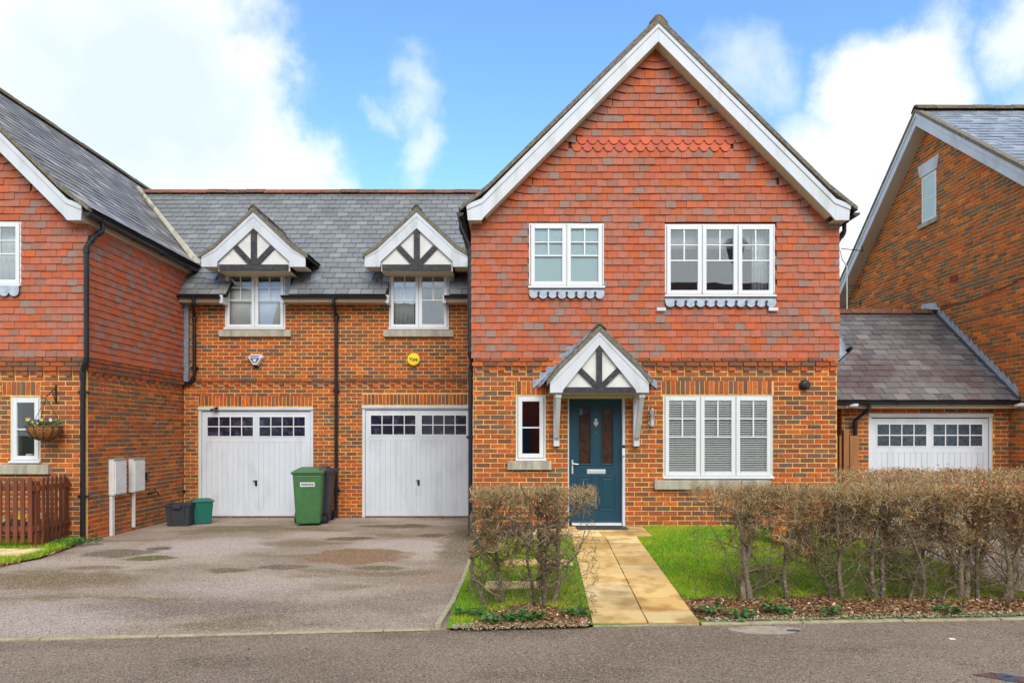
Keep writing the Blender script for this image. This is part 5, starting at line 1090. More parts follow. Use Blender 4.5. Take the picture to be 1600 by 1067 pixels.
t = thing('security_camera', 'small black camera on the head of the left garage door frame', 'security camera', (PX(337, SG), YG - .02, PZ(639, SG))); x_, z_ = PX(337, SG), PZ(639, SG)
m = MB(); m.tube([(x_ + .04, YG - .02, z_ + .02), (x_ + .02, YG - .08, z_)], .03, 12); m.tube([(x_ + .03, YG - .07, z_ + .0), (x_ - .06, YG - .12, z_ - .02)], .022, 12); m.build('body', 'black', t)
m = MB(); m.tube([(x_ + .02, YG - .03, z_ - .02), (x_ - .01, YG - .03, z_ - .06), (x_ + .08, YG - .02, z_ - .07)], .004, 6); m.build('cable', 'black', t)

# satellite dish on the side wall, aerial beyond
t = thing('satellite_dish', 'grey satellite dish on a bracket at the wall beside the right garage roof', 'satellite dish', (X1, 11.2, 2.9)); c = Vector((X1 + .17, 11.05, PZ(541, 96)))
m = MB(); nrm = Vector((.35, -.85, .35)).normalized(); a1 = nrm.cross(Vector((0, 0, 1))).normalized(); a2 = a1.cross(nrm); vs = []; fs = []
for i, (r, d) in enumerate(((.01, 0), (.1, .008), (.18, .026), (.26, .055))):
    for k in range(24): vs.append(c + (a1 * math.cos(k * math.pi / 12) + a2 * math.sin(k * math.pi / 12) * 1.1) * r + nrm * (d - .05))
for i in range(3):
    for k in range(24): fs.append((i * 24 + k, i * 24 + (k + 1) % 24, i * 24 + 24 + (k + 1) % 24, i * 24 + 24 + k))
m.add(vs, fs); o = m.build('dish', 'lead', t, smooth=True); o.modifiers.new('thick', 'SOLIDIFY').thickness = .006
m = MB(); m.tube([c + nrm * -.05, Vector((X1 + .02, 11.25, c.z - .25))], .018, 8); m.tube([c - a2 * .27, c - a2 * .20 + nrm * .30], .010, 8); m.box(X1 + .001, X1 + .03, 11.15, 11.35, c.z - .4, c.z - .15); m.build('bracket', 'black', t)
m = MB(); q = c - a2 * .18 + nrm * .30; m.tube([q, q - nrm * .10], .03, 10); m.build('receiver', 'black', t)
t = thing('tv_aerial', 'thin white aerial mast with small arms against the far brick gable', 'aerial', (PX(1322, 66), 16.0, 2)); x_ = PX(1321.5, 66)
m = MB(); m.tube([(x_, 16, 1.9), (x_, 16, PZ(418, 66)), (x_ - .12, 16, PZ(405, 66)), (x_ - .16, 16, PZ(392, 66))], .016, 8); m.build('mast', 'plastic_white', t)
for yy, w_ in ((391, .34), (449, .26), (476, .30)):
    m = MB(); z_ = PZ(yy, 66); m.tube([(x_ - .14 if yy < 400 else x_, 16, z_ + .02), (x_ + w_, 15.9, z_ - (.06 if yy < 400 else 0))], .010, 6); m.tube([(x_ + w_ * .8, 15.85, z_ + .05), (x_ + w_, 15.95, z_ - .06)], .012, 6); m.build('arm', 'steel_dark', t)

# ================================================================== hanging basket
def basket():
    bx, by, bz = PX(69.5, 102.5), 10.34, PZ(668, 102.5); t = thing('hanging_basket', 'coir lined hanging basket of pansies beside the narrow left window', 'hanging basket', (bx, by, bz - .2))
    R = .235; prof = [(.01, -.2), (.10, -.185), (.17, -.13), (.215, -.06), (R, .02), (R * .92, .03), (.02, .0)]
    m = MB(); m.lathe([(r, bz + z) for r, z in prof], bx, by, 28); m.build('liner', 'coir', t, smooth=True)
    m = MB(); m.tube([(bx + R * 1.01 * math.cos(a), by + R * 1.01 * math.sin(a), bz + .02) for a in [k * math.pi / 12 for k in range(25)]], .005, 6)
    for k in range(12): a = k * math.pi / 6; m.tube([(bx + r * 1.03 * math.cos(a), by + r * 1.03 * math.sin(a), bz + z) for r, z in prof[:5]], .004, 5)
    m.build('wire_frame', 'steel_dark', t)
    top = Vector((PX(72, 102.5), by, PZ(622, 102.5))); m = MB()
    for k in range(3): a = k * 2.094 + .4; m.tube([(bx + R * math.cos(a), by + R * math.sin(a), bz + .02), top], .004, 5)
    m.build('chain', 'steel_dark', t)
    m = MB(); r = random.Random(4)
    for i in range(260):
        a, q = r.random() * 6.28, math.sqrt(r.random()) * R * .95; p = Vector((bx + q * math.cos(a), by + q * math.sin(a), bz + .03 + r.random() * .07)); d = Vector((r.gauss(0, 1), r.gauss(0, 1), r.gauss(.4, .5))).normalized(); e = d.cross(Vector((r.random(), r.random(), r.random()))).normalized()
        m.add([p, p + d * .03 + e * .012, p + d * .05, p + d * .03 - e * .012], [(0, 1, 2, 3)], r.random())
    m.build('foliage', 'leaf_green', t, kind='stuff')
    for i in range(16):
        a, q = r.random() * 6.28, R * (.4 + .55 * r.random()); p = Vector((bx + q * math.cos(a) * 1.0, by - abs(q * math.sin(a)), bz + .07 + r.random() * .06)); mt = ('petal_y', 'petal_w', 'petal_p')[0 if i < 5 else 1 if i < 10 else 2]; m = MB()
        if mt == 'petal_y': p.x = bx - R * .9 + r.random() * .2
        for k in range(5): b = k * 1.257; m.add([p, p + Vector((math.cos(b - .5) * .022, -.008, math.sin(b - .5) * .022)), p + Vector((math.cos(b) * .032, -.012, math.sin(b) * .032)), p + Vector((math.cos(b + .5) * .022, -.008, math.sin(b + .5) * .022))], [(0, 1, 2, 3)])
        m.build('flower', mt, t)
    wx = PX(88.5, 100); b = thing('basket_bracket', 'black scrolled iron bracket holding the hanging basket', 'bracket', (wx, YF - .01, PZ(615, 100)))
    m = MB(); m.box(wx - .012, wx + .012, YF - .025, YF - .009, PZ(630, 100), PZ(601, 100)); m.build('wall_plate', 'steel_dark', b)
    m = MB(); m.tube([(wx, YF - .02, PZ(606, 100)), top + Vector((0, 0, .02)), top + Vector((-.03, 0, 0)), top + Vector((-.01, 0, -.02))], .007, 6); m.tube([(wx, YF - .02, PZ(626, 100)), ((wx + top.x) / 2, (YF + by) / 2, PZ(613, 101))], .006, 6); m.build('arm', 'steel_dark', b)
basket()

# ================================================================== picket fence
def picket_fence():
    t = thing('picket_fence', 'brown stained picket fence with a short return to the house corner', 'fence', (-6.9, 9.7, 0))
    def picket(x, y, z0, z1, ang, w_=.058):
        ca, sa = math.cos(ang), math.sin(ang); m = MB(); h = w_ / 2; th = .02
        pr = [(-h, z0), (h, z0), (h, z1 - .03), (h * .55, z1 - .005), (0, z1 + .006), (-h * .55, z1 - .005), (-h, z1 - .03)]
        f = [(x + u * ca, y + u * sa, z) for u, z in pr]; bk = [(p[0] - sa * th, p[1] + ca * th, p[2]) for p in f]; m._prism(f, bk, rnd.random()); m.build('picket', 'fence', t)
    xs = [-7.62, -7.51, -7.40, -7.29, -7.18, -7.07, -6.965, -6.86]; 
    for i, x in enumerate(xs): picket(x + .02, 9.62, .10 + rnd.uniform(0, .02), 1.0 + .035 * max(0, i - 3) / 4 + rnd.uniform(-.004, .004), 0)
    ang = math.atan2(.85, -.12); 
    for i in range(6):
        q = .12 + i * .15; picket(-6.755 - .12 * q, 9.72 + .88 * q * .9, .09 + .01 * i, 1.03, ang, .055)
    for z in (.27, .84):
        m = MB(); m.box(-7.9, -6.80, 9.642, 9.68, z, z + .07); m.build('rail', 'fence', t)
        m = MB(); m.hexa([(-6.80, 9.70, z), (-6.765, 9.70, z), (-6.87, 10.55, z), (-6.905, 10.55, z), (-6.80, 9.70, z + .07), (-6.765, 9.70, z + .07), (-6.87, 10.55, z + .07), (-6.905, 10.55, z + .07)]); m.build('rail', 'fence', t)
    m = MB(); m.box(-6.885, -6.795, 9.645 + .04, 9.78, 0, .98); m.build('post', 'fence', t, bevel=.004); m = MB(); m.box(-6.97, -6.89, 10.46, 10.54, 0, .98); m.build('post', 'fence', t, bevel=.004)
    m = MB(); m.hexa([(-6.80, 9.79, .0), (-6.77, 9.79, .0), (-6.87, 10.45, .0), (-6.90, 10.45, .0), (-6.80, 9.79, .12), (-6.77, 9.79, .12), (-6.87, 10.45, .12), (-6.90, 10.45, .12)]); m.build('gravel_board', 'fence', t)
picket_fence()
# side gate posts between the house and the right garage
t = thing('side_gate', 'tan timber gate boards in the gap before the right garage', 'gate', (5.6, 11.6, 0))
for i, (x, w_, z) in enumerate(((5.20, .16, 1.62), (5.37, .10, 1.62), (5.48, .10, 1.62), (5.60, .045, 1.62), (5.66, .10, 1.72), (5.78, .16, 1.62))):
    m = MB(); m.box(x, x + w_ - .008, 11.6 - (.03 if i == 4 else 0), 11.65, .05, z); m.build('board', 'gate', t, bevel=.004)

# ================================================================== bins
def wheelie(name, label, loc, rz, mat, sticker, sc_=1.0):
    t = thing(name, label, 'wheelie bin', loc, 'wheelie bins by the garage doors', rotz=rz)
    def fr(w0, w1, d0, d1, z0, z1, y0=0): return [(-w0, -d0 + y0, z0), (w0, -d0 + y0, z0), (w0, d0 + y0, z0), (-w0, d0 + y0, z0), (-w1, -d1 + y0, z1), (w1, -d1 + y0, z1), (w1, d1 + y0, z1), (-w1, d1 + y0, z1)]
    m = MB(); m.hexa(fr(.215, .265, .23, .30, .03, .94, .30)); b = m.build('body', mat, t, bevel=.03)
    m = MB(); m.box(-.28, .28, -.015, .62, .935, .965); m.build('rim', mat, t, bevel=.008)
    m = MB(); m.hexa([(-.29, -.035, .967), (.29, -.035, .967), (.28, .60, .967), (-.28, .60, .967), (-.29, -.035, .995), (.29, -.035, .995), (.28, .60, 1.02), (-.28, .60, 1.02)]); m.hexa([(-.23, .04, .99), (.23, .04, .99), (.23, .54, .99), (-.23, .54, .99), (-.19, .09, 1.045), (.19, .09, 1.045), (.19, .50, 1.06), (-.19, .50, 1.06)])
    l = m.build('lid', mat, t, bevel=.01)
    m = MB(); m.tube([(-.24, .66, 1.0), (.24, .66, 1.0)], .017, 8)
    for x in (-.24, -.08, .08, .24): m.box(x - .015, x + .015, .58, .665, .97, 1.01)
    m.build('handle', mat, t)
    for x in (-.25, .25):
        m = MB(); xx = x + (.02 if x > 0 else -.02); m.px([(.50 + .10 * math.cos(a), .10 + .10 * math.sin(a)) for a in [k * math.pi / 10 for k in range(20)]], xx - .028, xx + .028); w_ = m.build('wheel', 'black', t); m = MB(); s_ = .029 if x > 0 else -.029; m.px([(.50 + .05 * math.cos(a), .10 + .05 * math.sin(a)) for a in [k * math.pi / 8 for k in range(16)]], xx + s_, xx + s_ * 1.15); m.build('hub_cap', 'gunmetal', w_)
    m = MB(); m.tube([(-.26, .50, .10), (.26, .50, .10)], .012, 8); m.build('axle', 'iron', t)
    if sticker:
        yz = lambda z: .30 - (.23 + (.30 - .23) * (z - .03) / .91) - .004
        m = MB(); z0, z1 = .72, .80; m.hexa([(-.13, yz(z0) - .001, z0), (.13, yz(z0) - .001, z0), (.13, yz(z0), z0), (-.13, yz(z0), z0), (-.13, yz(z1) - .001, z1), (.13, yz(z1) - .001, z1), (.13, yz(z1), z1), (-.13, yz(z1), z1)]); m.build('sticker', 'plastic_white', t)
        m = MB(); z0, z1 = .742, .778
        for (a, b_) in ((-.11, -.085), (-.078, -.05), (-.044, -.012), (-.006, .012), (.02, .045), (.052, .075), (.082, .108)): m.hexa([(a, yz(z0) - .003, z0), (b_, yz(z0) - .003, z0), (b_, yz(z0) - .0015, z0), (a, yz(z0) - .0015, z0), (a, yz(z1) - .003, z1), (b_, yz(z1) - .003, z1), (b_, yz(z1) - .0015, z1), (a, yz(z1) - .0015, z1)])
        m.build('sticker_print', 'greyprint', t)
    return t
wheelie('wheelie_bin', 'green wheelie bin with white sticker beside the left garage door', (PX(479.5, 85.8), 12.38, -.035), math.radians(8), 'green_bin', True)
wheelie('wheelie_bin', 'dark grey wheelie bin tucked behind the green one', (-4.05, 13.05, -.04), math.radians(-88), 'gunmetal', False)
def crate():
    t = thing('recycling_crate', 'open black plastic recycling crate in the corner by the downpipe', 'recycling box', (PX(275, 86), 12.36, -.03), rotz=math.radians(4)); w0, w1, d0, d1, H_ = .19, .23, .15, .19, .39
    def ring(f): return None
    o4 = lambda w, d, z: [(-w, -d + .19, z), (w, -d + .19, z), (w, d + .19, z), (-w, d + .19, z)]
    m = MB(); vs = o4(w0, d0, 0) + o4(w1 - .01, d1 - .01, H_) + o4(w1 - .018, d1 - .018, H_) + o4(w0 - .008, d0 - .008, .01); fs = [(3, 2, 1, 0), (12, 13, 14, 15)]
    for b in (0, 4, 8):
        for i in range(4): k = (i + 1) % 4; fs.append((b + i, b + k, b + 4 + k, b + 4 + i))
    m.add(vs, fs); m.build('tub', 'gunmetal', t)
    m = MB(); vs = o4(w1 + .006, d1 + .006, H_ - .03) + o4(w1 + .006, d1 + .006, H_) + o4(w1 - .014, d1 - .014, H_ + .0) + o4(w1 - .012, d1 - .012, H_ - .03); fs = []
    for b, c in ((0, 4), (4, 8), (8, 12), (12, 0)):
        for i in range(4): k = (i + 1) % 4; fs.append((b + i, b + k, c + k, c + i))
    m.add(vs, fs); m.build('rim', 'gunmetal', t); m = MB(); m.box(-.075, .075, -.035, -.005, H_ - .07, H_ - .01); m.build('handle', 'gunmetal', t, bevel=.006)
    for x in (-.12, .12):
        m = MB(); m.hexa([(x - .008, .035, .02), (x + .008, .035, .02), (x + .008, .04, .02), (x - .008, .04, .02), (x - .008, -.003, H_ - .04), (x + .008, -.003, H_ - .04), (x + .008, .01, H_ - .04), (x - .008, .01, H_ - .04)]); m.build('rib', 'gunmetal', t)
    t = thing('food_caddy', 'teal green lidded box standing against the left garage door', 'recycling box', (PX(317, 83.4), 12.72, -.035), rotz=math.radians(30)); t.scale = (1, 1, 1.12)
    m = MB(); m.hexa([(-.145, -.145 + .15, 0), (.145, .005, 0), (.145, .295, 0), (-.145, .295, 0), (-.175, -.03, .36), (.175, -.03, .36), (.175, .33, .36), (-.175, .33, .36)]); m.build('tub', 'teal_bin', t, bevel=.012)
    m = MB(); m.hexa([(-.195, -.05, .362), (.195, -.05, .362), (.195, .35, .362), (-.195, .35, .362), (-.195, -.05, .385), (.195, -.05, .385), (.195, .35, .385), (-.195, .35, .385)]); m.hexa([(-.17, -.02, .384), (.17, -.02, .384), (.17, .32, .384), (-.17, .32, .384), (-.14, .01, .41), (.14, .01, .41), (.14, .29, .41), (-.14, .29, .41)]); m.build('lid', 'teal_bin', t, bevel=.008)
    m = MB(); m.tube([(-.185, .10, .34), (-.215, .10, .22), (-.215, .20, .22), (-.185, .20, .34)], .008, 6); m.build('handle', 'black', t)
crate()
# pot and bin behind the hedge, post at the right edge
t = thing('planter', 'round orange terracotta pot on the lawn before the house wall', 'planter', (3.74, 9.15, gz(3.74, 9.15)), rotz=0)
m = MB(); m.lathe([(.12, 0), (.19, .03), (.25, .15), (.25, .25), (.22, .30), (.24, .31), (.24, .34), (.20, .34), (.19, .29)], 0, 0, 28); m.build('pot', 'terracotta', t, smooth=False)
m = MB(); m.lathe([(.19, .28), (.02, .30)], 0, 0, 20); m.build('soil', 'mulch', t)
HB = wheelie('wheelie_bin', 'black wheelie bin half hidden behind the hedge at the house corner', (4.72, 9.5, .16), math.radians(-6), 'black', False); HB.scale = (.85, .85, .72)
m = MB(); m.box(-.2, .2, -.2, .2, 0, 1.15); m.box(-.22, .22, -.22, .22, 1.151, 1.2); o = m.build('gate_pier', 'plastic_white', None, bevel=.01); o.location = (9.12, 11.1 - .75, 0); tag(o, 'white square pier at the right edge above the hedge', 'pier')

# ================================================================== manhole and litter on the road
def manhole():
    cx, cy = PX(1572, 228), FPX / 228.5; t = thing('manhole_cover', 'round iron cover in a square red brown frame in the road', 'manhole cover', (cx, cy, 0))
    m = MB(); m.pz([(cx - .20, cy + .055), (cx - .04, cy + .10), (cx + .21, cy - .05), (cx + .06, cy - .11)], -.01, .006); m.build('frame', 'asphalt_roof', t)
    m = MB(); m.lathe([(.072, .0), (.072, .009), (.065, .010), (.01, .010)], cx + .005, cy, 24); m.build('lid', 'iron', t)
    m = MB(); m.box(cx - .02, cx + .03, cy - .005, cy + .005, .0101, .012); m.build('lifting_slot', 'black', t)
manhole()
for i, (px_, py_, rx, ry, l) in enumerate(((1196, 984, .30, .12, 'pale round patch of old concrete in the road before the hedge'),)):
    s_ = (py_ - HZ) / EYE; m = MB(); m.pz([(PX(px_, s_) + rx * math.cos(a) * (1 + .12 * math.sin(3 * a)), FPX / s_ + ry * math.sin(a)) for a in [k * math.pi / 12 for k in range(24)]], -.01, .003); struct(m.build('road_patch', 'old_concrete'))
    m = MB(); m.pz([(PX(1238, s_) + .06 * math.cos(a), FPX / s_ - .02 + .03 * math.sin(a)) for a in [k * math.pi / 8 for k in range(16)]], .0, .006); tag(m.build('stop_tap_cover', 'iron', None), 'small dark oval stop tap cover in the road patch', 'cover')
m = MB(); s_ = (998.5 - HZ) / EYE; m.box(PX(1483, s_), PX(1492, s_), FPX / s_ - .012, FPX / s_ + .012, .002, .008); tag(m.build('litter_scrap', 'petal_w', None), 'tiny white scrap lying on the road near the manhole', 'litter')

# ================================================================== hedges
class Lines:
    def __init__(s): s.a = []; s.b = []; s.ra = []; s.rb = []; s.t = []
    def poly(s, pts, rs, t):
        for i in range(len(pts) - 1): s.a.append(pts[i]); s.b.append(pts[i + 1]); s.ra.append(rs[i]); s.rb.append(rs[i + 1]); s.t.append(t)
    def build(s, name, mat, parent, n=3, **kw):
        A = np.array(s.a); Bv = np.array(s.b); D = Bv - A; D /= np.maximum(np.linalg.norm(D, axis=1, keepdims=True), 1e-6)
        ref = np.where(np.abs(D[:, 2:3]) < .9, np.array([[0, 0, 1.]]), np.array([[1., 0, 0]])); U = np.cross(D, ref); U /= np.linalg.norm(U, axis=1, keepdims=True); W = np.cross(D, U)
        V = []; ra = np.array(s.ra)[:, None]; rb = np.array(s.rb)[:, None]
        for P_, r_ in ((A, ra), (Bv + D * rb * .3, rb)):
            for k in range(n): V.append(P_ + (U * math.cos(2 * math.pi * k / n) + W * math.sin(2 * math.pi * k / n)) * r_)
        V = np.stack(V, 1).reshape(-1, 3); m = len(A); base = (np.arange(m) * 2 * n)[:, None]
        F = np.concatenate([base + np.array([[k, (k + 1) % n, n + (k + 1) % n, n + k]]) for k in range(n)], 0); T = np.tile(np.array(s.t), n)
        return np_mesh(name, V, F, T, mat, parent, **kw)
def hedge_plant(label, x, y, box, seed, lean=0.0, fork=.45, stems=1, girth=.026, leafy=0, top=620, low=70, group='hornbeam plants of the front hedge'):
    r = random.Random(seed); x0, x1, y0, y1, zt = box; z = gz(x, y) + .0
    t = thing('hedge_plant', label, 'hedge plant', (x, y, z), group)
    tr = Lines(); tw = Lines(); lv = []
    def grow(p, d, L, ra, rb, seg, wander, out, up=0.0, lines=None):
        pts = [tuple(p)]; rs = [ra]; n = max(2, int(L / seg)); p = list(p); d = list(d)
        for i in range(n):
            d[0] += r.gauss(0, wander); d[1] += r.gauss(0, wander); d[2] += r.gauss(0, wander) + up; l = math.sqrt(d[0] ** 2 + d[1] ** 2 + d[2] ** 2); d = [q / l for q in d]
            if p[0] < x0 and d[0] < 0 or p[0] > x1 and d[0] > 0: d[0] *= -.6
            if p[1] < y0 and d[1] < 0 or p[1] > y1 and d[1] > 0: d[1] *= -.6
            if p[2] > zt + r.gauss(0, .006): break
            if p[2] < z + .02 and d[2] < 0: d[2] = abs(d[2])
            p = [p[k] + d[k] * seg for k in range(3)]; pts.append(tuple(p)); rs.append(ra + (rb - ra) * (i + 1) / n)
        if len(pts) > 1: (lines or tw).poly(pts, rs, r.random())
        return pts
    limbs = []
    dark = lambda: r.random() * .5
    light = lambda: .45 + r.random() * .55
    for s_ in range(stems):
        a = r.uniform(-.35, .35) if stems > 1 else 0
        tk = grow((x + s_ * .06 * r.choice((-1, 1)), y, z - .03), (lean * .7 + a * .6, r.uniform(-.08, .08), 1), fork + .45, girth * .92, girth * .5, .05, .085, None, lines=tr, up=.05)
        limbs.append(tk); nl = 8
        for i in range(nl):
            k = r.randrange(max(1, int(len(tk) * .15)), len(tk)); p = tk[k]; sx = (-1, 1)[i % 2]; hf = k / len(tk)
            lb = grow(p, (sx * r.uniform(.5, 1.1), r.uniform(-.5, .5), r.uniform(.2, .9)), r.uniform(.35, .75), girth * r.uniform(.22, .42), .0035, .04, .2, None, up=.06, lines=tr); limbs.append(lb)
    nodes = [p for l in limbs for p in l]; hi = [p for p in nodes if p[2] > z + .45] or nodes
    sec = []
    for i in range(40):
        p = r.choice(hi); q = grow(p, (r.gauss(0, .7), r.gauss(0, .5), r.uniform(.1, 1)), r.uniform(.15, .4), .0038, .0016, .03, .3, None, up=.03); sec += q
    for i in range(int(low * 2.3)):                           # fine crooked twigs down to the ground
        p = r.choice(nodes) if r.random() < .65 else (r.uniform(x0, x1), r.uniform(y0 + .05, y1 - .05), z + r.uniform(.06, .95)); q = grow(p, (r.choice((-1, 1)) * r.uniform(.4, 1), r.gauss(0, .5), r.gauss(-.05, .35)), r.uniform(.12, .42), .0024, .0010, .028, .42, None)
        for k in range(3):
            grow(r.choice(q), (r.gauss(0, 1), r.gauss(0, .6), r.gauss(0, .5)), r.uniform(.05, .17), .0015, .0009, .024, .45, None)
    sec = [p for p in sec if p[2] > z + .3] or sec
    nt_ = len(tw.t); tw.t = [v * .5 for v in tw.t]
    for i in range(int(top * 1.65)):                          # dense clipped top
        zz = zt - abs(r.gauss(0, .085)) - .01; u_ = r.random()
        p = (r.uniform(x0, x1), r.uniform(y0, y1), zz - r.random() * .05) if u_ < .55 else r.choice(sec)
        q = grow(p, (r.gauss(0, .6), r.gauss(0, .5), r.uniform(.2, 1)), r.uniform(.04, .14), .0024, .0010, .022, .36, None, up=.03)
        if leafy and r.random() < leafy: lv.append(q[-1])
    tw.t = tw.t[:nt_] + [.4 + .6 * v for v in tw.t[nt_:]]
    if leafy:
        for i in range(int(leafy * 420)): lv.append(r.choice(sec if r.random() < .7 else nodes))
    tr.build('trunk', 'bark', t, n=6); tw.build('twigs', 'twig', t, n=3, kind='stuff')
    if lv:
        m = MB()
        for p in lv:
            p = Vector(p) + Vector((r.gauss(0, .015), r.gauss(0, .015), r.gauss(0, .015))); d = Vector((r.gauss(0, .5), r.gauss(0, .5), r.uniform(-1, .2))).normalized(); e = d.cross(Vector((r.random(), r.random() - .5, .3))).normalized(); L = r.uniform(.022, .042)
            m.add([p, p + d * L * .5 + e * L * .26, p + d * L, p + d * L * .5 - e * L * .26], [(0, 1, 2, 3)], r.random())
        m.build('dry_leaves', 'dryleaf', t, kind='stuff')
ZH = PZ(760, 166); YH = 6.45
GA_ = 'hornbeam plants of the small hedge left of the path'
hedge_plant('leftmost bare hedge plant beside the driveway edge', PX(758, 165), YH, (-.39, -.02, YH - .2, YH + .22, ZH), 101, lean=-.12, group=GA_, low=90)
hedge_plant('slim straight hedge plant second from the driveway edge', PX(787, 165), YH, (-.30, .18, YH - .22, YH + .2, ZH), 102, fork=.6, girth=.022, group=GA_, low=90)
hedge_plant('leaning two stemmed hedge plant in the middle of the small hedge', PX(836, 165), YH, (.0, .45, YH - .22, YH + .2, ZH), 103, lean=-.35, fork=.5, girth=.02, stems=2, group=GA_, low=90)
hedge_plant('sturdy forked hedge plant of the small hedge nearest the path', PX(862, 165), YH, (.25, .80, YH - .22, YH + .2, ZH), 104, stems=2, lean=.15, girth=.03, group=GA_, low=110, top=800)
YK = 6.62; sk = FPX / YK
zr = PZ(757, sk)
RP = [(1172, .034, .0, 0, 'thick pale trunked hedge plant nearest the path at the lawn'), (1231, .024, .0, 0, 'slender hedge plant in front of the terracotta pot'), (1299, .02, -.05, 0, 'thin hedge stem left of the twin stems before the house corner'),
      (1318, .028, -.2, .02, 'leaning hedge plant in front of the black bin'), (1369, .03, .0, .03, 'dark stout hedge plant in front of the left edge of the right garage door'), (1421, .02, .05, .05, 'thin hedge plant before the middle of the right garage door'),
      (1441, .022, .15, .15, 'leaning hedge plant with a single tuft of dry leaves'), (1500, .032, -.1, .25, 'stout hedge plant with a dark knotted head and some dry leaves'), (1529, .022, -.1, .55, 'leafy hedge plant holding many tan dry leaves'), (1578, .03, .05, .5, 'rightmost leafy hedge plant at the picture edge'), (1640, .03, .05, .5, 'leafy hedge plant continuing past the picture edge')]
for i, (px_, gi, ln, lf, lb) in enumerate(RP):
    x = PX(px_, sk); a = PX(1082, sk) if i == 0 else x - .36; b = x + .36
    hedge_plant(lb, x, YK, (a, b, YK - .25, YK + .27, zr), 200 + i, lean=ln, girth=gi, leafy=lf, top=1500 if i == 0 else 900, low=130 if i == 0 else 90 - (20 if lf else 0), stems=2 if gi > .029 else 1)
# deeper hedge behind, running along the side boundary
bl = ['second row hedge plant beside the house corner, above the black bin', 'second row hedge plant in front of the grey downpipe', 'second row hedge plant below the left garage window panes', 'second row hedge plant below the right garage window panes', 'second row hedge plant under the white pier at the right']
for i, (x, y) in enumerate(((4.25, 8.0), (4.85, 8.05), (5.5, 7.95), (6.15, 7.85), (6.8, 7.7))):
    hedge_plant(bl[i], x, y, (x - .42, x + .42, y - .5, y + .22, 1.25 if i < 4 else 1.2), 300 + i, girth=.03, leafy=.35, top=1000, low=35, stems=1, group='hornbeam plants of the rear hedge row')
for i, x in enumerate((4.0, 4.75, 5.5)):
    hedge_plant(('dense clipped hedge plant between the two rows left of the garage door', 'dense clipped hedge plant between the two rows before the garage door centre', 'dense clipped hedge plant between the two rows at the right edge')[i], x, 7.25, (x - .42, x + .42, 6.9, 7.6, 1.235), 320 + i, girth=.026, leafy=.35, top=1000, low=15, group='hornbeam plants of the rear hedge row')

# ================================================================== grass, leaf litter, weeds
def blades(name, mat, n, sampler, h0, h1, w, seed, parent=None, flat=False):
    R = np.random.default_rng(seed); P_ = sampler(R, n); n = len(P_); a = R.uniform(0, 2 * np.pi, n); h = R.uniform(h0, h1, n); le = R.uniform(0, .9, n) * h; la = R.uniform(0, 2 * np.pi, n)
    s_ = np.stack([np.cos(a), np.sin(a), np.zeros(n)], 1) * w; tip = P_ + np.stack([np.cos(la) * le, np.sin(la) * le, h], 1); V = np.stack([P_ - s_, P_ + s_, tip], 1).reshape(-1, 3); F = np.arange(n * 3).reshape(-1, 3)
    return np_mesh(name, V, F, R.random(n), mat, parent, kind='stuff')
def lawn_sampler(x0, x1, y1, keep, yoff=.15):
    def f(R, n):
        x = R.uniform(x0, x1, n); y = R.uniform(5.9, y1, n); ok = np.array([keep(a, b) for a, b in zip(x, y)]); x = x[ok]; y = y[ok]; z = np.array([gz(a, b) for a, b in zip(x, y)]); return np.stack([x, y, z], 1)
    return f
def pathright(y): return 1.64 + .16 * (y - 5.9) / 3.85
def pathleft(y): return .69 + .16 * (y - 5.9) / 3.85
def in_right(x, y): return pathright(y) < x and y > (6.62 + .07 * math.sin(x * 7) + .05 * math.sin(x * 17)) and not (y > 9.72 and x < 2.04) and not (y > 10.54) and x < 5.15
SLABS = [(-.28, .38, 6.95, 7.28), (-.1, .42, 7.95, 8.3), (.35, .72, 7.96, 8.3), (-.42, .1, 9.55, 9.95), (.12, .5, 9.72, 10.08), (.35, .86, 9.8, 10.4)]
def in_left(x, y): return x < pathleft(y) and x > -.53 and y > (5.9 if x < -.22 else 6.35 + .12 * math.sin(x * 9)) and y < 9.7 and not any(a < x < b and c < y < d for a, b, c, d in SLABS) and y > kerb_y(x) + .04
o = blades('grass', 'grass', 170000, lawn_sampler(1.6, 5.2, 10.56, in_right), .018, .05, .0035, 1)
o = blades('grass', 'grass', 62000, lawn_sampler(-.56, .9, 9.8, in_left), .018, .055, .0032, 2)
def in_far(x, y):
    if not (-8.6 < x < -6.3 and 7.6 < y < 10.5): return False
    b = -6.45 if y < 8.45 else -6.3 - .0 * y if y < 9.2 else -6.45 - .1 * (y - 9.6)
    return x < b and y > 7.9 + (-6.45 + -x) * -.45 + .5 * 0 - .3 and not (-7.4 < x < -6.5 and 8.95 < y < 9.62)
def far_s(R, n):
    x = R.uniform(-8.6, -6.3, n); y = R.uniform(7.7, 10.5, n); fx = np.interp(y, [7.7, 8.45, 9.05, 9.9, 10.5], [-7.4, -6.47, -6.33, -6.5, -6.65]) - np.abs(R.normal(0, .03, n)) + .03
    ok = (x < fx) & ~((x > -7.4) & (x < -6.52) & (y > 8.97) & (y < 9.60)); x = x[ok]; y = y[ok]; return np.stack([x, y, np.full(len(x), .012)], 1)
blades('grass', 'grass', 52000, far_s, .03, .08, .005, 3)
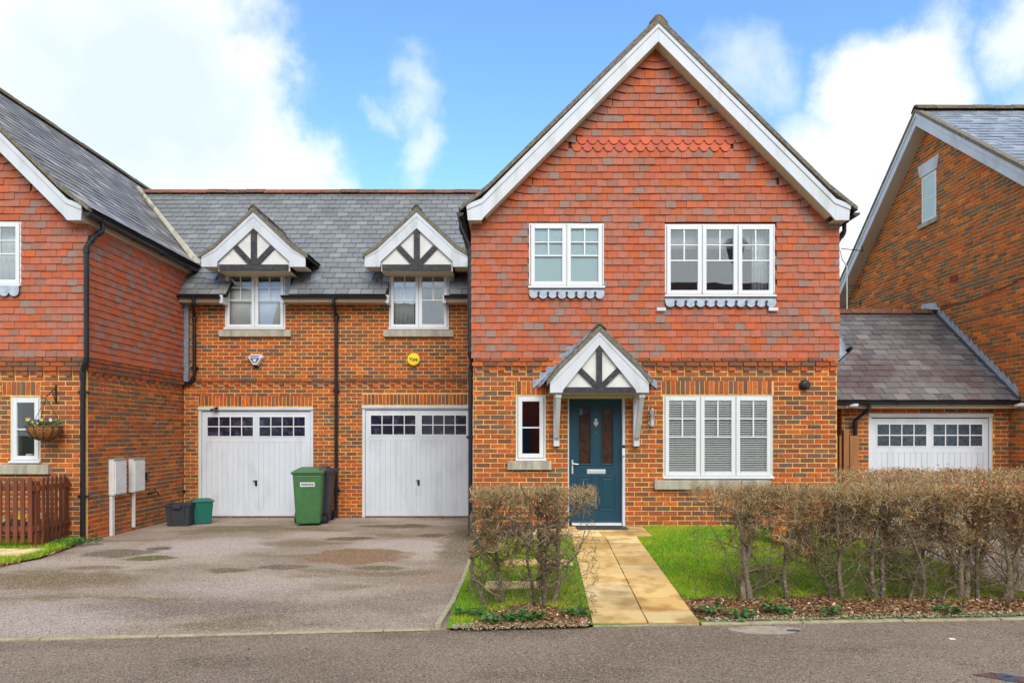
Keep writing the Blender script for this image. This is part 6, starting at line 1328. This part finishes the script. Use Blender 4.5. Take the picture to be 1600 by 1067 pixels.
def litter(n, sampler, seed, mat='litter', s0=.010, s1=.026, parent=None, name='leaf_litter', zu=.02):
    R = np.random.default_rng(seed); P_ = sampler(R, n); n = len(P_); a = R.normal(0, 1, (n, 3)) * [1, 1, .35]; a /= np.linalg.norm(a, axis=1, keepdims=True); b = np.cross(a, R.normal(0, 1, (n, 3)) * [.5, .5, 1]); b /= np.linalg.norm(b, axis=1, keepdims=True)
    L = R.uniform(s0, s1, (n, 1)); P_ = P_ + np.stack([np.zeros(n), np.zeros(n), R.uniform(.004, zu, n)], 1); V = np.stack([P_ - a * L, P_ + b * L * .55, P_ + a * L, P_ - b * L * .55], 1).reshape(-1, 3); F = np.arange(n * 4).reshape(-1, 4)
    return np_mesh(name, V, F, R.random(n), mat, parent, kind='stuff')
def strip(x0, x1, ya, yb):
    def f(R, n):
        x = R.uniform(x0, x1, n); k = np.array([kerb_y(v) for v in x]); y = k + ya + (yb - ya) * R.beta(1.1, 1.3, n); z = np.array([gz(a, b) for a, b in zip(x, y)]); return np.stack([x, y, z], 1)
    return f
litter(3200, strip(-.34, .68, -.06, .62), 11); litter(15000, strip(1.66, 6.5, .10, .78), 12)
litter(1100, strip(-.5, .66, -.08, .10), 13, 'kerb', .006, .016, name='pebbles'); litter(2600, strip(1.7, 6.2, .03, .16), 14, 'kerb', .006, .018, name='pebbles')
litter(700, lambda R, n: np.stack([R.uniform(-.5, .7, n), R.uniform(6.7, 9.5, n), R.uniform(.05, .06, n)], 1), 15)
def chips_s(R, n):
    x = R.uniform(-.52, .84, n); y = R.uniform(9.5, 10.56, n); z = np.array([gz(a, b) for a, b in zip(x, y)]); ok = np.array([not any(a < p < b and c < q < d for a, b, c, d in SLABS) for p, q in zip(x, y)]); return np.stack([x, y, z], 1)[ok]
litter(5200, chips_s, 16, 'chips', .010, .028, name='slate_chippings', zu=.03)
def gar_s(R, n):
    x = R.uniform(-6.5, -.7, n); y = 13.74 - np.abs(R.normal(0, .10, n)); ok = (np.sin(x * 3.1) + R.normal(0, .6, n)) > -.2; return np.stack([x, y, np.full(n, -.047)], 1)[ok]
litter(900, gar_s, 17, 'litter', .006, .018)
def edge_s(R, n):
    t_ = R.uniform(0, 1, n); x = np.interp(t_, [0, .3, .55, 1], [-7.6, -6.42, -6.36, -6.64]); y = np.interp(t_, [0, .3, .55, 1], [7.95, 8.45, 9.2, 10.5]); return np.stack([x + R.normal(0, .05, n), y + R.normal(0, .05, n), np.full(n, .004)], 1)
litter(900, edge_s, 18, 'litter', .008, .022)
def weed(name, label, x, y, z, n, rad, seed, L0=.03, L1=.07, cat='weed'):
    r = random.Random(seed); t = thing(name, label, cat, (x, y, z), 'green weeds along the front beds')
    m = MB()
    for i in range(n):
        a, q = r.random() * 6.28, math.sqrt(r.random()) * rad; p = Vector((x + q * math.cos(a) * 1.5, y + q * math.sin(a), z + r.uniform(.01, .07))); d = Vector((r.gauss(0, 1), r.gauss(0, 1), r.gauss(.25, .3))).normalized(); e = d.cross(Vector((0, 0, 1)) + Vector((r.gauss(0, .3), r.gauss(0, .3), 0))).normalized(); L = r.uniform(L0, L1) * .72
        m.add([p, p + d * L * .3 + e * L * .38, p + d * L * .75 + e * L * .3, p + d * L, p + d * L * .75 - e * L * .3, p + d * L * .3 - e * L * .38], [(0, 1, 2, 3, 4, 5)], r.random())
    m.build('leaves', 'leaf_green', t, kind='stuff')
    l = Lines()
    for i in range(14): a = r.random() * 6.28; l.poly([(x, y, z), (x + rad * math.cos(a), y + rad * .8 * math.sin(a), z + .05)], [.002, .001], .2)
    l.build('stems', 'twig', t, kind='stuff')
def wz(px_, py_): s_ = (py_ - HZ) / (EYE - .03); return PX(px_, s_), FPX / s_
for i, (px_, py_, n, rad, lb) in enumerate(((822, 968, 210, .12, 'round leaved green weed in the middle of the small front bed'), (775, 972, 110, .11, 'low round leaved weed nearest the driveway corner'), (735, 962, 110, .10, 'low green weed on the grass at the driveway corner'), (905, 962, 90, .10, 'small weed at the foot of the path edge'),
        (1212, 958, 130, .10, 'bushy green weed in the leaf litter below the terracotta pot'), (1160, 965, 80, .10, 'small sprawling weed between the path and the slender hedge plant'), (1110, 960, 70, .09, 'dark leaved weed at the path corner of the long bed'), (1505, 968, 90, .09, 'dark green weed near the right end of the long bed'), (1300, 960, 50, .07, 'tiny weed in the leaf litter near the twin stems'))):
    x, y = wz(px_, py_); weed('weed', lb, x, max(y, kerb_y(x) + .12), .03, n, rad, 500 + i)
for i, (x, y, n, rad, lb) in enumerate(((-6.62, 10.05, 260, .20, 'leafy weed patch between the fence return and the driveway'), (-6.42, 10.25, 130, .14, 'grey green weed beside the corner downpipe'))): weed('weed', lb, x, y, .01, n, rad, 520 + i, .03, .06)
r = random.Random(9)
t = thing('flower_trough', 'dark trough of yellow and white flowers behind the picket fence', 'planter', (-7.55, 10.3, 0)); m = MB(); m.box(-7.95, -6.95, 10.2, 10.42, 0.16, .34); m.build('trough', 'gunmetal', t, bevel=.01)
m = MB()
for i in range(260):
    p = Vector((r.uniform(-7.95, -6.95), r.uniform(10.15, 10.45), .34 + r.random() * .12)); d = Vector((r.gauss(0, 1), r.gauss(0, 1), r.gauss(.4, .4))).normalized(); e = d.cross(Vector((0, .3, 1))).normalized(); m.add([p, p + d * .03 + e * .012, p + d * .05, p + d * .03 - e * .012], [(0, 1, 2, 3)], r.random())
m.build('foliage', 'leaf_green', t, kind='stuff')
for i in range(26):
    p = Vector((r.uniform(-7.9, -7.0), r.uniform(10.13, 10.25), .36 + r.random() * .1)); m = MB()
    for k in range(5): b = k * 1.257; m.add([p, p + Vector((math.cos(b - .5) * .03, -.008, math.sin(b - .5) * .03)), p + Vector((math.cos(b) * .042, -.012, math.sin(b) * .042)), p + Vector((math.cos(b + .5) * .03, -.008, math.sin(b + .5) * .03))], [(0, 1, 2, 3)])
    m.build('flower', ('petal_y', 'petal_w')[i % 2], t)
